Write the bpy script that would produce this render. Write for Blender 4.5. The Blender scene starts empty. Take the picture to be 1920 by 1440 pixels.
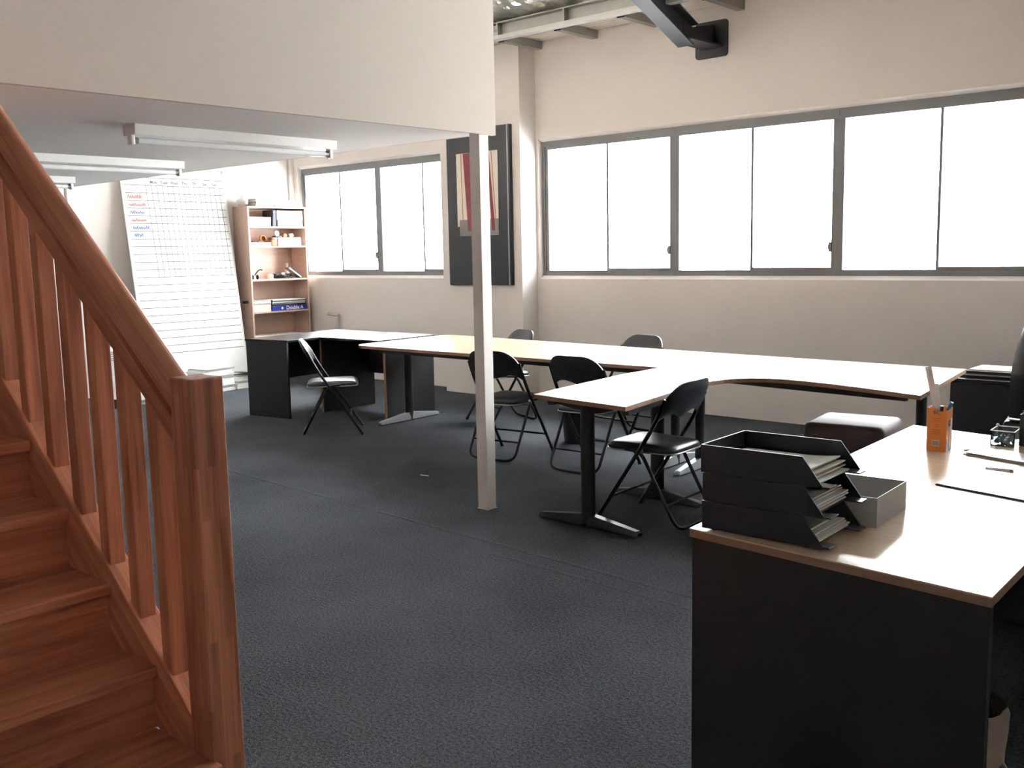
import bpy, bmesh, math, random
from mathutils import Matrix, Vector
random.seed(7)
SC = bpy.context.scene
COL = SC.collection
R_ = math.radians

# ------------------------------------------------------------------ camera
H = 1.53                      # eye height above the carpet (m)
FPX = 1868.8                  # focal length in pixels of the 1920 x 1440 frame
YAW, PITCH, ROLL = -0.73095, -0.13235, -0.02001
_f = Vector((math.sin(YAW)*math.cos(PITCH), math.cos(YAW)*math.cos(PITCH), math.sin(PITCH)))
_r = Vector((math.cos(YAW), -math.sin(YAW), 0.0))
_u = _r.cross(_f)
_r2 = math.cos(ROLL)*_r + math.sin(ROLL)*_u
_u2 = -math.sin(ROLL)*_r + math.cos(ROLL)*_u
cam = bpy.data.cameras.new('camera')
cam.sensor_width = 36.0
cam.lens = 36.0*FPX/1920.0
cam.clip_start = 0.05
camo = bpy.data.objects.new('camera', cam)
COL.objects.link(camo)
camo.matrix_world = Matrix(((_r2.x, _u2.x, -_f.x, 0), (_r2.y, _u2.y, -_f.y, 0), (_r2.z, _u2.z, -_f.z, H), (0, 0, 0, 1)))
SC.camera = camo

# ------------------------------------------------------------------ world: flat bright overcast
SKY = 40.0
W = bpy.data.worlds.new('overcast')
SC.world = W
W.use_nodes = True
bg = W.node_tree.nodes['Background']
bg.inputs['Color'].default_value = (0.97, 0.985, 1.0, 1)
bg.inputs['Strength'].default_value = SKY
SC.cycles.sample_clamp_indirect = 0.0     # keep all of the daylight that bounces in
vs = SC.view_settings
vs.view_transform = 'Standard'
vs.look = 'None'
vs.gamma = 1.0
vs.use_curve_mapping = False
vs.exposure = 0.0

# ------------------------------------------------------------------ geometry helpers
def box(x0, x1, y0, y1, z0, z1):
    v = [(x0,y0,z0),(x1,y0,z0),(x1,y1,z0),(x0,y1,z0),(x0,y0,z1),(x1,y0,z1),(x1,y1,z1),(x0,y1,z1)]
    return v, [(0,3,2,1),(4,5,6,7),(0,1,5,4),(1,2,6,5),(2,3,7,6),(3,0,4,7)]
def cbox(cx, cy, cz, sx, sy, sz):
    return box(cx-sx/2, cx+sx/2, cy-sy/2, cy+sy/2, cz-sz/2, cz+sz/2)
def xf(g, M):
    return [tuple(M @ Vector(p)) for p in g[0]], g[1]
def move(g, x, y, z, rz=0):
    return xf(g, Matrix.Translation((x,y,z)) @ Matrix.Rotation(rz, 4, 'Z'))
def join(*gs):
    V, F = [], []
    for v, f in gs:
        n = len(V); V += list(v); F += [tuple(i+n for i in q) for q in f]
    return V, F
def prism(poly, z0, z1):
    n = len(poly)
    v = [(p[0],p[1],z0) for p in poly]+[(p[0],p[1],z1) for p in poly]
    f = [tuple(range(n-1,-1,-1)), tuple(range(n,2*n))]+[(i,(i+1)%n,n+(i+1)%n,n+i) for i in range(n)]
    return v, f
def prism_y(poly, y0, y1):      # poly in (x,z)
    n = len(poly)
    v = [(p[0],y0,p[1]) for p in poly]+[(p[0],y1,p[1]) for p in poly]
    return v, [tuple(range(n)), tuple(range(2*n-1,n-1,-1))]+[(i,n+i,n+(i+1)%n,(i+1)%n) for i in range(n)]
def prism_x(poly, x0, x1):      # poly in (y,z)
    n = len(poly)
    v = [(x0,p[0],p[1]) for p in poly]+[(x1,p[0],p[1]) for p in poly]
    return v, [tuple(range(n-1,-1,-1)), tuple(range(n,2*n))]+[(i,(i+1)%n,n+(i+1)%n,n+i) for i in range(n)]
def tube(path, r, n=10, ry=None):
    P = [Vector(p) for p in path]
    V, F = [], []
    up = None
    for i, p in enumerate(P):
        a = P[max(i-1,0)]; b = P[min(i+1,len(P)-1)]
        t = (b-a).normalized()
        if up is None:
            up = Vector((0,0,1)) if abs(t.z) < 0.9 else Vector((0,1,0))
        s = t.cross(up)
        if s.length < 1e-6: s = t.cross(Vector((1,0,0)))
        s.normalize(); w = s.cross(t).normalized(); up = w
        rr = r[i] if isinstance(r, (list,tuple)) else r
        r2 = rr if ry is None else ry
        for k in range(n):
            a_ = 2*math.pi*k/n
            V.append(tuple(p + s*math.cos(a_)*rr + w*math.sin(a_)*r2))
    for i in range(len(P)-1):
        for k in range(n):
            F.append((i*n+k, i*n+(k+1)%n, (i+1)*n+(k+1)%n, (i+1)*n+k))
    F.append(tuple(range(n-1,-1,-1)))
    m = (len(P)-1)*n
    F.append(tuple(range(m, m+n)))
    return V, F
def lathe(prof, n=20):           # prof: (r,z) list, open ends capped
    V, F = [], []
    for r, z in prof:
        for k in range(n):
            a = 2*math.pi*k/n
            V.append((r*math.cos(a), r*math.sin(a), z))
    for i in range(len(prof)-1):
        for k in range(n):
            F.append((i*n+k, i*n+(k+1)%n, (i+1)*n+(k+1)%n, (i+1)*n+k))
    F.append(tuple(range(n-1,-1,-1)))
    m = (len(prof)-1)*n
    F.append(tuple(range(m, m+n)))
    return V, F
def rpath(pts, r, k=5):          # round the inner corners of a polyline
    P = [Vector(p) for p in pts]; out = [P[0]]
    for i in range(1, len(P)-1):
        a, b, c = P[i-1], P[i], P[i+1]
        d1 = min(r, (a-b).length*.49); d2 = min(r, (c-b).length*.49)
        s = b+(a-b).normalized()*d1; e = b+(c-b).normalized()*d2
        for j in range(k+1):
            t = j/k
            out.append(s*(1-t)**2 + b*2*t*(1-t) + e*t*t)
    out.append(P[-1])
    return [tuple(p) for p in out]
def rounded(x0, x1, y0, y1, r, k=4):
    pts = []
    for cx, cy, a0 in ((x1-r,y1-r,0),(x0+r,y1-r,90),(x0+r,y0+r,180),(x1-r,y0+r,270)):
        for j in range(k+1):
            a = R_(a0+90*j/k); pts.append((cx+r*math.cos(a), cy+r*math.sin(a)))
    return pts
def mesh(name, g, bev=0.0, smooth=False, seg=2):
    me = bpy.data.meshes.new(name)
    me.from_pydata([tuple(p) for p in g[0]], [], [tuple(f) for f in g[1]])
    bm = bmesh.new(); bm.from_mesh(me)
    bmesh.ops.recalc_face_normals(bm, faces=bm.faces)
    if bev:
        es = [e for e in bm.edges if len(e.link_faces) == 2 and e.calc_face_angle(0) > 0.6]
        bmesh.ops.bevel(bm, geom=es, offset=bev, segments=seg, profile=.6, affect='EDGES', clamp_overlap=True)
    bm.to_mesh(me); bm.free()
    if smooth:
        me.polygons.foreach_set('use_smooth', [True]*len(me.polygons))
        try: me.set_sharp_from_angle(angle=R_(38))
        except Exception: pass
    me.update()
    return me
def tag(o, label=None, cat=None, group=None, kind=None):
    if label: o['label'] = label
    if cat: o['category'] = cat
    if group: o['group'] = group
    if kind: o['kind'] = kind
    return o
def obj(name, g, mat, parent=None, bev=0.0, smooth=False, label=None, cat=None, group=None, kind=None, world=True, seg=2):
    """one mesh object; with a parent, world=True takes world coordinates, else the parent's own"""
    if parent is not None and world:
        q = parent
        while q.parent is not None: q = q.parent      # parts sit at their thing's origin
        g = xf(g, q.matrix_world.inverted())
    me = mesh(name, g, bev, smooth, seg)
    me.materials.append(mat)
    o = bpy.data.objects.new(name, me); COL.objects.link(o)
    if parent is not None: o.parent = parent
    return tag(o, label, cat, group, kind)
MW = {}
def root(name, label, cat, loc=(0,0,0), rz=0.0, group=None, kind=None):
    o = bpy.data.objects.new(name, None); COL.objects.link(o)
    o.empty_display_size = .05
    o.location = loc; o.rotation_euler = (0,0,rz)
    o.matrix_world = Matrix.Translation(loc) @ Matrix.Rotation(rz, 4, 'Z')
    return tag(o, label, cat, group, kind)
def copy_tree(o, loc, rz, label=None):
    c = o.copy(); COL.objects.link(c); c.location = loc; c.rotation_euler = (0,0,rz)
    if label: c['label'] = label
    for ch in list(o.children):
        d = ch.copy(); COL.objects.link(d); d.parent = c
        for g in list(ch.children):
            e = g.copy(); COL.objects.link(e); e.parent = d
    return c
def text(name, body, size, mat, M, parent, ext=0.0004, align='CENTER', bold=0.0):
    cu = bpy.data.curves.new(name, 'FONT'); cu.body = body; cu.size = size
    cu.align_x = align; cu.align_y = 'CENTER'; cu.extrude = ext
    cu.resolution_u = 3; cu.offset = size*bold
    t = bpy.data.objects.new(name, cu); COL.objects.link(t)
    bpy.context.view_layer.update()
    me = bpy.data.meshes.new_from_object(t.evaluated_get(bpy.context.evaluated_depsgraph_get()))
    bpy.data.objects.remove(t); bpy.data.curves.remove(cu)
    me.transform(parent.matrix_world.inverted() @ M)
    me.name = name; me.materials.clear(); me.materials.append(mat)
    o = bpy.data.objects.new(name, me); COL.objects.link(o); o.parent = parent
    return o
def basis(o, ex, ey):            # matrix: text x along ex, text y along ey
    ex = Vector(ex).normalized(); ey = Vector(ey).normalized(); ez = ex.cross(ey)
    return Matrix(((ex.x,ey.x,ez.x,o[0]),(ex.y,ey.y,ez.y,o[1]),(ex.z,ey.z,ez.z,o[2]),(0,0,0,1)))

# ------------------------------------------------------------------ materials
M = {}
def base(name):
    m = bpy.data.materials.new(name); m.use_nodes = True
    n = m.node_tree.nodes; p = n['Principled BSDF']
    M[name] = m
    return m, m.node_tree, p
def plain(name, c, rough=.5, metal=0.0, var=.06, scale=8.0, bump=0.0, spec=.5, bscale=None, alpha=1.0):
    m, t, p = base(name)
    tc = t.nodes.new('ShaderNodeTexCoord')
    nz = t.nodes.new('ShaderNodeTexNoise'); nz.inputs['Scale'].default_value = scale; nz.inputs['Detail'].default_value = 4
    t.links.new(tc.outputs['Object'], nz.inputs['Vector'])
    mx = t.nodes.new('ShaderNodeMix'); mx.data_type = 'RGBA'
    mx.inputs['A'].default_value = (*[x*(1-var) for x in c], 1)
    mx.inputs['B'].default_value = (*[min(1,x*(1+var)) for x in c], 1)
    t.links.new(nz.outputs['Fac'], mx.inputs['Factor'])
    t.links.new(mx.outputs['Result'], p.inputs['Base Color'])
    p.inputs['Roughness'].default_value = rough
    p.inputs['Metallic'].default_value = metal
    p.inputs['Specular IOR Level'].default_value = spec
    if bump:
        nb = t.nodes.new('ShaderNodeTexNoise'); nb.inputs['Scale'].default_value = bscale or 60; nb.inputs['Detail'].default_value = 3
        t.links.new(tc.outputs['Object'], nb.inputs['Vector'])
        b = t.nodes.new('ShaderNodeBump'); b.inputs['Strength'].default_value = bump; b.inputs['Distance'].default_value = .01
        t.links.new(nb.outputs['Fac'], b.inputs['Height']); t.links.new(b.outputs['Normal'], p.inputs['Normal'])
    return m
def wood(name, c0, c1, axis, rough=.35, tilt=0.0, fine=1.0, rnd=.25, lam=None):
    """grain runs along axis (0 x, 1 y, 2 z) of the object, tilt turns it in the x-z plane"""
    m, t, p = base(name); N = t.nodes.new; L = t.links.new
    tc = N('ShaderNodeTexCoord'); oi = N('ShaderNodeObjectInfo')
    rot = N('ShaderNodeVectorRotate'); rot.rotation_type = 'Y_AXIS'; rot.inputs['Angle'].default_value = tilt
    L(tc.outputs['Object'], rot.inputs['Vector'])
    add = N('ShaderNodeVectorMath'); add.operation = 'ADD'
    sc = N('ShaderNodeVectorMath'); sc.operation = 'SCALE'; sc.inputs['Scale'].default_value = 7.0
    comb = N('ShaderNodeCombineXYZ')
    for k in ('X','Y','Z'): L(oi.outputs['Random'], comb.inputs[k])
    L(comb.outputs['Vector'], sc.inputs[0]); L(rot.outputs['Vector'], add.inputs[0]); L(sc.outputs['Vector'], add.inputs[1])
    mp = N('ShaderNodeMapping')
    s = [26*fine]*3; s[axis] = 1.6*fine; mp.inputs['Scale'].default_value = s
    L(add.outputs['Vector'], mp.inputs['Vector'])
    n1 = N('ShaderNodeTexNoise'); n1.inputs['Scale'].default_value = 1.0; n1.inputs['Detail'].default_value = 5; n1.inputs['Distortion'].default_value = .6
    L(mp.outputs['Vector'], n1.inputs['Vector'])
    mp2 = N('ShaderNodeMapping'); s2 = [170*fine]*3; s2[axis] = 5*fine; mp2.inputs['Scale'].default_value = s2
    L(add.outputs['Vector'], mp2.inputs['Vector'])
    n2 = N('ShaderNodeTexNoise'); n2.inputs['Scale'].default_value = 1.0; n2.inputs['Detail'].default_value = 2
    L(mp2.outputs['Vector'], n2.inputs['Vector'])
    ad = N('ShaderNodeMath'); ad.operation = 'MULTIPLY_ADD'; ad.inputs[1].default_value = .35
    L(n2.outputs['Fac'], ad.inputs[0]); L(n1.outputs['Fac'], ad.inputs[2])
    ra = N('ShaderNodeValToRGB'); ra.color_ramp.elements[0].position = .45; ra.color_ramp.elements[1].position = .95
    ra.color_ramp.elements[0].color = (*c0,1); ra.color_ramp.elements[1].color = (*c1,1)
    L(ad.outputs[0], ra.inputs['Fac'])
    col = ra.outputs['Color']
    hs = N('ShaderNodeHueSaturation')
    rv = N('ShaderNodeMapRange'); rv.inputs['To Min'].default_value = 1-rnd; rv.inputs['To Max'].default_value = 1+rnd
    L(oi.outputs['Random'], rv.inputs['Value'])
    val = rv.outputs['Result']
    if lam:                      # glued-up staves: each stave its own tone
        br = N('ShaderNodeTexBrick'); br.offset = .43; br.inputs['Scale'].default_value = 1.0
        br.inputs['Color1'].default_value = (.70,.70,.70,1); br.inputs['Color2'].default_value = (1.15,1.15,1.15,1)
        br.inputs['Mortar Size'].default_value = 0.0; br.inputs['Brick Width'].default_value = lam[1]; br.inputs['Row Height'].default_value = lam[0]
        cx = N('ShaderNodeSeparateXYZ'); L(tc.outputs['Object'], cx.inputs[0])
        ax = N('ShaderNodeMath'); ax.operation = 'ADD'; L(cx.outputs['X'], ax.inputs[0]); L(cx.outputs['Y'], ax.inputs[1])
        cc = N('ShaderNodeCombineXYZ'); L(cx.outputs['Z'], cc.inputs['X']); L(ax.outputs[0], cc.inputs['Y'])
        L(cc.outputs[0], br.inputs['Vector'])
        bw = N('ShaderNodeRGBToBW'); L(br.outputs['Color'], bw.inputs[0])
        mm = N('ShaderNodeMath'); mm.operation = 'MULTIPLY'; L(bw.outputs[0], mm.inputs[0]); L(val, mm.inputs[1]); val = mm.outputs[0]
    L(val, hs.inputs['Value']); L(col, hs.inputs['Color'])
    L(hs.outputs['Color'], p.inputs['Base Color'])
    p.inputs['Roughness'].default_value = rough
    b = N('ShaderNodeBump'); b.inputs['Strength'].default_value = .08; b.inputs['Distance'].default_value = .002
    L(n2.outputs['Fac'], b.inputs['Height']); L(b.outputs['Normal'], p.inputs['Normal'])
    return m

plain('wall_paint', (.685,.64,.61), .85, var=.025, scale=1.5, bump=.05, bscale=120)
plain('soffit_paint', (.91,.885,.865), .85, var=.02, scale=1.2, bump=.03, bscale=90)
plain('fascia_paint', (.715,.635,.56), .8, var=.02, scale=1.5, bump=.03, bscale=90)
plain('white_gloss', (.80,.78,.74), .4, var=.02)
plain('post_paint', (.90,.86,.82), .45, var=.03, scale=5)
plain('white_enamel', (.85,.85,.82), .35, var=.02)
plain('tube_glass', (.86,.87,.87), .15, var=.01)
plain('window_alu', (.18,.185,.195), .5, metal=.0, var=.04)
plain('sill_paint', (.82,.78,.74), .5, var=.02)
plain('charcoal', (.021,.0225,.025), .42, var=.15, scale=40)
plain('charcoal_top', (.022,.025,.028), .22, var=.1, scale=30, spec=.35)
plain('black_steel', (.012,.013,.015), .35, var=.1)
plain('black_paint', (.022,.025,.03), .5, var=.15, scale=12)
plain('black_vinyl', (.022,.027,.031), .33, var=.12, scale=25, bump=.06, bscale=140)
plain('black_plastic', (.016,.018,.022), .38, var=.1)
plain('tray_plastic', (.014,.017,.023), .35, var=.1, scale=20)
plain('grey_plastic', (.30,.30,.30), .5, var=.04)
plain('silver_paint', (.36,.38,.39), .35, metal=.5, var=.05)
plain('galvanised', (.34,.34,.32), .45, metal=.7, var=.12, scale=14)
plain('galv_light', (.46,.46,.45), .4, metal=.5, var=.08, scale=10)
plain('zinc_sheet', (.72,.68,.64), .5, metal=.0, var=.06)
plain('paper', (.82,.81,.78), .8, var=.03)
plain('paper_warm', (.74,.69,.62), .85, var=.05, scale=20)
plain('paper_grey', (.46,.47,.44), .8, var=.12, scale=60)
plain('card_grey', (.42,.41,.39), .6, var=.05)
plain('cream_card', (.80,.70,.56), .7, var=.04)
plain('board_white', (.80,.81,.805), .13, var=.01)
plain('gloss_sheet', (.80,.79,.77), .2, var=.02)
plain('ink_black', (.06,.06,.07), .6)
plain('ink_red', (.45,.10,.09), .6)
plain('ink_blue', (.07,.13,.30), .6)
plain('blue_wrap', (.015,.035,.32), .35, var=.08)
plain('orange_card', (.80,.25,.05), .5, var=.05, scale=20)
plain('orange_brown', (.45,.15,.05), .6, var=.15)
plain('brown_wood', (.16,.06,.03), .5, var=.2)
plain('navy', (.02,.03,.09), .45)
plain('label_white', (.8,.8,.78), .5)
plain('pink_white', (.85,.74,.76), .4, var=.03)
plain('pen_blue', (.02,.16,.42), .3)
plain('cyan_plastic', (.05,.45,.55), .4)
plain('lavender', (.42,.36,.55), .6)
plain('ottoman_cloth', (.11,.085,.08), .6, var=.1, scale=30, bump=.08, bscale=200)
plain('maroon', (.24,.045,.055), .7, var=.1, scale=30)
plain('fabric_cream', (.68,.62,.55), .8, var=.05)
plain('fabric_grey', (.22,.23,.24), .8, var=.15)
plain('art_black', (.020,.024,.028), .3, var=.1)
plain('bag_film', (.36,.27,.21), .4, var=.15, scale=30)
plain('door_paint', (.76,.72,.67), .5, var=.02)
plain('concrete_out', (.5,.5,.48), .9)
wood('beech_top', (.60,.43,.29), (.72,.54,.38), 0, rough=.20, rnd=.03)
wood('beech_edge', (.28,.155,.10), (.36,.21,.14), 0, rough=.45, rnd=.03)
wood('shelf_board', (.54,.37,.295), (.64,.46,.37), 1, rough=.45, rnd=.05)
RED0, RED1 = (.30,.092,.047), (.70,.270,.148)
PIT = math.atan(.7755)
wood('timber_z', RED0, RED1, 2, rnd=.14)
wood('timber_y', RED0, RED1, 1, rnd=.14)
wood('timber_rail', RED0, RED1, 0, tilt=-PIT, rnd=.12)
wood('timber_newel', RED0, RED1, 2, rnd=.05, lam=(.024,.33))

def carpet():
    m, t, p = base('carpet'); N = t.nodes.new; L = t.links.new
    tc = N('ShaderNodeTexCoord')
    a = N('ShaderNodeTexNoise'); a.inputs['Scale'].default_value = 210; a.inputs['Detail'].default_value = 3
    b = N('ShaderNodeTexNoise'); b.inputs['Scale'].default_value = 1.3; b.inputs['Detail'].default_value = 5
    c = N('ShaderNodeTexNoise'); c.inputs['Scale'].default_value = 85; c.inputs['Detail'].default_value = 4
    for n in (a,b,c): L(tc.outputs['Object'], n.inputs['Vector'])
    s = N('ShaderNodeMath'); s.operation = 'MULTIPLY_ADD'; s.inputs[1].default_value = .9
    L(a.outputs['Fac'], s.inputs[0]); L(c.outputs['Fac'], s.inputs[2])
    s2 = N('ShaderNodeMath'); s2.operation = 'MULTIPLY_ADD'; s2.inputs[1].default_value = .5
    L(b.outputs['Fac'], s2.inputs[0]); L(s.outputs[0], s2.inputs[2])
    r = N('ShaderNodeValToRGB'); r.color_ramp.elements[0].position = .75; r.color_ramp.elements[1].position = 1.6
    r.color_ramp.elements[0].position = .70; r.color_ramp.elements[1].position = 1.0
    mr = N('ShaderNodeMapRange'); mr.inputs['From Min'].default_value = .8; mr.inputs['From Max'].default_value = 1.6
    L(s2.outputs[0], mr.inputs['Value']); L(mr.outputs['Result'], r.inputs['Fac'])
    r.color_ramp.elements[0].position = 0.20; r.color_ramp.elements[1].position = .80
    r.color_ramp.elements[0].color = (.022,.025,.029,1); r.color_ramp.elements[1].color = (.096,.107,.120,1)
    L(r.outputs['Color'], p.inputs['Base Color'])
    p.inputs['Roughness'].default_value = .95; p.inputs['Specular IOR Level'].default_value = .15
    p.inputs['Sheen Weight'].default_value = .0; p.inputs['Sheen Roughness'].default_value = .45; p.inputs['Sheen Tint'].default_value = (.85,.92,1,1)
    bu = N('ShaderNodeBump'); bu.inputs['Strength'].default_value = .6; bu.inputs['Distance'].default_value = .006
    L(s.outputs[0], bu.inputs['Height']); L(bu.outputs['Normal'], p.inputs['Normal'])
carpet()
def foil():
    m, t, p = base('foil'); N = t.nodes.new; L = t.links.new
    tc = N('ShaderNodeTexCoord')
    v = N('ShaderNodeTexVoronoi'); v.inputs['Scale'].default_value = 9
    n = N('ShaderNodeTexNoise'); n.inputs['Scale'].default_value = 14; n.inputs['Detail'].default_value = 4
    L(tc.outputs['Object'], v.inputs['Vector']); L(tc.outputs['Object'], n.inputs['Vector'])
    ad = N('ShaderNodeMath'); ad.operation = 'ADD'; L(v.outputs['Distance'], ad.inputs[0]); L(n.outputs['Fac'], ad.inputs[1])
    b = N('ShaderNodeBump'); b.inputs['Strength'].default_value = .9; b.inputs['Distance'].default_value = .03
    L(ad.outputs[0], b.inputs['Height']); L(b.outputs['Normal'], p.inputs['Normal'])
    p.inputs['Base Color'].default_value = (.62,.62,.58,1); p.inputs['Metallic'].default_value = .9; p.inputs['Roughness'].default_value = .28
foil()
def glass(name, tint, gloss):
    m = bpy.data.materials.new(name); m.use_nodes = True; t = m.node_tree; t.nodes.clear(); N = t.nodes.new; L = t.links.new
    o = N('ShaderNodeOutputMaterial'); mix = N('ShaderNodeMixShader'); tr = N('ShaderNodeBsdfTransparent'); gl = N('ShaderNodeBsdfGlossy')
    tr.inputs['Color'].default_value = (*tint,1); gl.inputs['Roughness'].default_value = .02
    fr = N('ShaderNodeFresnel'); fr.inputs['IOR'].default_value = gloss
    L(fr.outputs['Fac'], mix.inputs['Fac']); L(tr.outputs['BSDF'], mix.inputs[1]); L(gl.outputs['BSDF'], mix.inputs[2]); L(mix.outputs['Shader'], o.inputs['Surface'])
    M[name] = m
glass('window_glass', (.97,.98,.98), 1.2)
glass('clear_acrylic', (.82,.86,.87), 1.49)

# ------------------------------------------------------------------ the room
YW = 7.966           # inner face of the window wall
XB = -10.9           # end wall behind the whiteboard
XR, YN = 3.2, -3.2   # walls behind the camera
ZC = 3.60            # eaves height
Z0, Z1 = 1.273, 2.633
fl_ = obj('floor', box(XB-.2, XR+.2, YN-.2, YW+.2, -.12, 0), M['carpet'], kind='structure')
seam = []
def ridge(a, b, w, h):
    a = Vector(a); b = Vector(b); d = (b-a).normalized(); s = Vector((-d.y, d.x, 0))
    n = 24; V = []; F = []
    for i in range(n+1):
        p = a+(b-a)*i/n; k = .75+.5*random.random()
        for q, z in ((-1,0),(-.4,h*k),(.4,h*k),(1,0)):
            V.append((p.x+s.x*w*q, p.y+s.y*w*q, z-.0005))
    for i in range(n):
        for k in range(3): F.append((i*4+k, i*4+k+1, (i+1)*4+k+1, (i+1)*4+k))
    return V, F
obj('carpet_seam', ridge((-7.4,3.95,0), (-1.3,3.62,0), .022, .0022), M['carpet'], fl_)
obj('carpet_seam', ridge((-3.4,3.60,0), (-1.25,3.50,0), .022, .0018), M['carpet'], fl_)

def wall(name, g, mat='wall_paint'):
    return obj(name, g, M[mat], kind='structure')
WT = .22
# window wall with its long openings; chamfered head and sill
LW0, LW1 = -10.80, -7.92
RW0, RW1 = -6.72, -.385
hi = [(YW, Z1+.028), (YW+.06, Z1), (YW+WT, Z1), (YW+WT, 5.2), (YW, 5.2)]
lo = [(YW, 0), (YW+WT, 0), (YW+WT, Z0), (YW+.06, Z0), (YW, Z0-.032)]
wall('wall_window', join(
    prism_x(hi, XB-.2, XR+.2), prism_x(lo, XB-.2, XR+.2),
    box(XB-.2, LW0, YW, YW+WT, Z0-.032, Z1+.028), box(LW1, RW0, YW, YW+WT, Z0-.032, Z1+.028), box(RW1, XR+.2, YW, YW+WT, Z0-.032, Z1+.028)))
YCOL = 7.72
wall('wall_column', box(-7.90, -6.75, YCOL, YW, 0, 3.6))
wall('wall_back', box(XB-.2, XB, YN-.2, YW+.2, 0, 5.2))
# walls behind the camera
wall('wall_right', box(XR, XR+.2, YN-.2, YW+.2, 0, 5.2))
wall('wall_rear', box(XB-.2, XR+.2, YN-.2, YN, 0, 5.2))

# windows: each unit a fixed light and a slider
def window(n, x0, x1, xm, first=False, last=False):
    w = root('window_%d' % n, 'dark grey aluminium sliding window unit', None, ((x0+x1)/2, YW+.06, Z0), kind='structure')
    y0, y1 = YW+.062, YW+.118
    zt, zb = Z1-.052, Z0+.05
    jl, jr = x0+(.075 if first else .05), x1-(.075 if last else .05)
    al = M['window_alu']
    obj('head_frame', box(x0, x1, y0, y1, zt-.03, Z1+.005), al, w, bev=.004)
    obj('sill_frame', box(x0, x1, y0, y1, Z0-.003, zb+.0), al, w, bev=.004)
    obj('jamb_frame', box(x0-.001, jl, y0+.001, y1-.001, zb-.01, zt), al, w, bev=.003)
    obj('jamb_frame', box(jr, x1+.001, y0+.001, y1-.001, zb-.01, zt), al, w, bev=.003)
    if first: obj('jamb_lip', box(x0+.03, x0+.042, y0-.012, y0+.004, zb, zt), al, w)
    obj('meeting_stile', box(xm-.011, xm+.011, y0+.012, y1-.014, zb-.01, zt), al, w, bev=.002)
    obj('sash_rail', box(xm, jr, y0-.004, y1-.030, zb-.004, zb+.022), al, w, bev=.003)
    obj('pane', box(jl-.005, xm+.004, y0+.040, y0+.044, zb-.005, zt-.02), M['window_glass'], w)
    obj('pane', box(xm-.004, jr+.005, y0+.022, y0+.026, zb+.01, zt-.02), M['window_glass'], w)
    obj('latch', rl(jr-.022, y0-.016, zb+.19), al, w, bev=.004)
def rl(x, y, z):
    return join(box(x+.005, x+.03, y+.004, y+.022, z-.04, z+.04), box(x, x+.008, y, y+.016, z-.022, z+.022))
window(1, LW0, -9.302, -10.038, first=True)
window(2, -9.302, LW1, -8.531, last=True)
edges = [RW0, -5.128, -3.548, -1.965, RW1]
mids = [-5.903, -4.337, -2.737, -1.175, .405, 1.98]
for i in range(4):
    window(3+i, edges[i], edges[i+1], mids[i], first=(i == 0), last=(i == 3))

# mezzanine: soffit, fascia, edge towards the windows
XM, YM = -4.0, 4.30
ZS = 2.205
obj('ceiling_mezzanine', join(box(XB, XM, 1.47, YM, ZS, ZS+.25), box(XB, -5.4, YN, 1.47, ZS, ZS+.25)), M['soffit_paint'], kind='structure')
wall('wall_mezzanine', box(XM, XM+.03, 1.44, YM+.03, ZS-.012, 5.1), 'fascia_paint')
wall('wall_mezzanine_edge', box(XB, XM, YM, YM+.03, ZS, 5.1), 'fascia_paint')
# roof: flat eaves strip of corrugated sheet, then rising foil-lined roof
def corrug(x0, x1, y0, y1, z, p, a, wave='y'):
    V, F = [], []; n = int((y1-y0)/p*4)
    for i in range(n+1):
        y = y0+(y1-y0)*i/n; zz = z+a*(0,1,1,0)[i % 4]
        V += [(x0,y,zz),(x1,y,zz)]
    for i in range(n): F.append((2*i, 2*i+1, 2*i+3, 2*i+2))
    return V, F
rz = lambda y: 3.70+(7.30-y)*.22
roof = obj('ceiling', join(box(XB-.2, XR+.2, 7.25, YW+.2, 3.66, 3.76),
        ([(XB-.2,7.30,rz(7.3)),(XR+.2,7.30,rz(7.3)),(XR+.2,YN-.2,rz(2)),(XB-.2,YN-.2,rz(2)),(XB-.2,2,rz(2)),(XR+.2,2,rz(2)),
          (XB-.2,7.30,rz(7.3)+.1),(XR+.2,7.30,rz(7.3)+.1),(XR+.2,YN-.2,rz(2)+.1),(XB-.2,YN-.2,rz(2)+.1),(XB-.2,2,rz(2)+.1),(XR+.2,2,rz(2)+.1)],
         [(0,1,5,4),(4,5,2,3),(6,10,11,7),(10,9,8,11),(0,6,7,1),(3,2,8,9),(0,4,10,6),(4,3,9,10),(1,7,11,5),(5,11,8,2)])), M['foil'], kind='structure')
obj('corrugated_sheet', corrug(XB, XR, 7.26, YW, 3.612, .076, .016), M['zinc_sheet'], roof)
def foilsheet():
    V, F = [], []; nx, ny = 90, 40
    for j in range(ny+1):
        for i in range(nx+1):
            x = -8.5+7*i/nx; y = 4.4+2.85*j/ny
            V.append((x, y, rz(y)-.035+random.uniform(-.014,.014)-.02*math.sin(math.pi*((y-4.4)/.57 % 1))))
    for j in range(ny):
        for i in range(nx):
            a = j*(nx+1)+i; F.append((a, a+1, a+nx+2, a+nx+1))
    return V, F
obj('foil_insulation', foilsheet(), M['foil'], roof)

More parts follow.
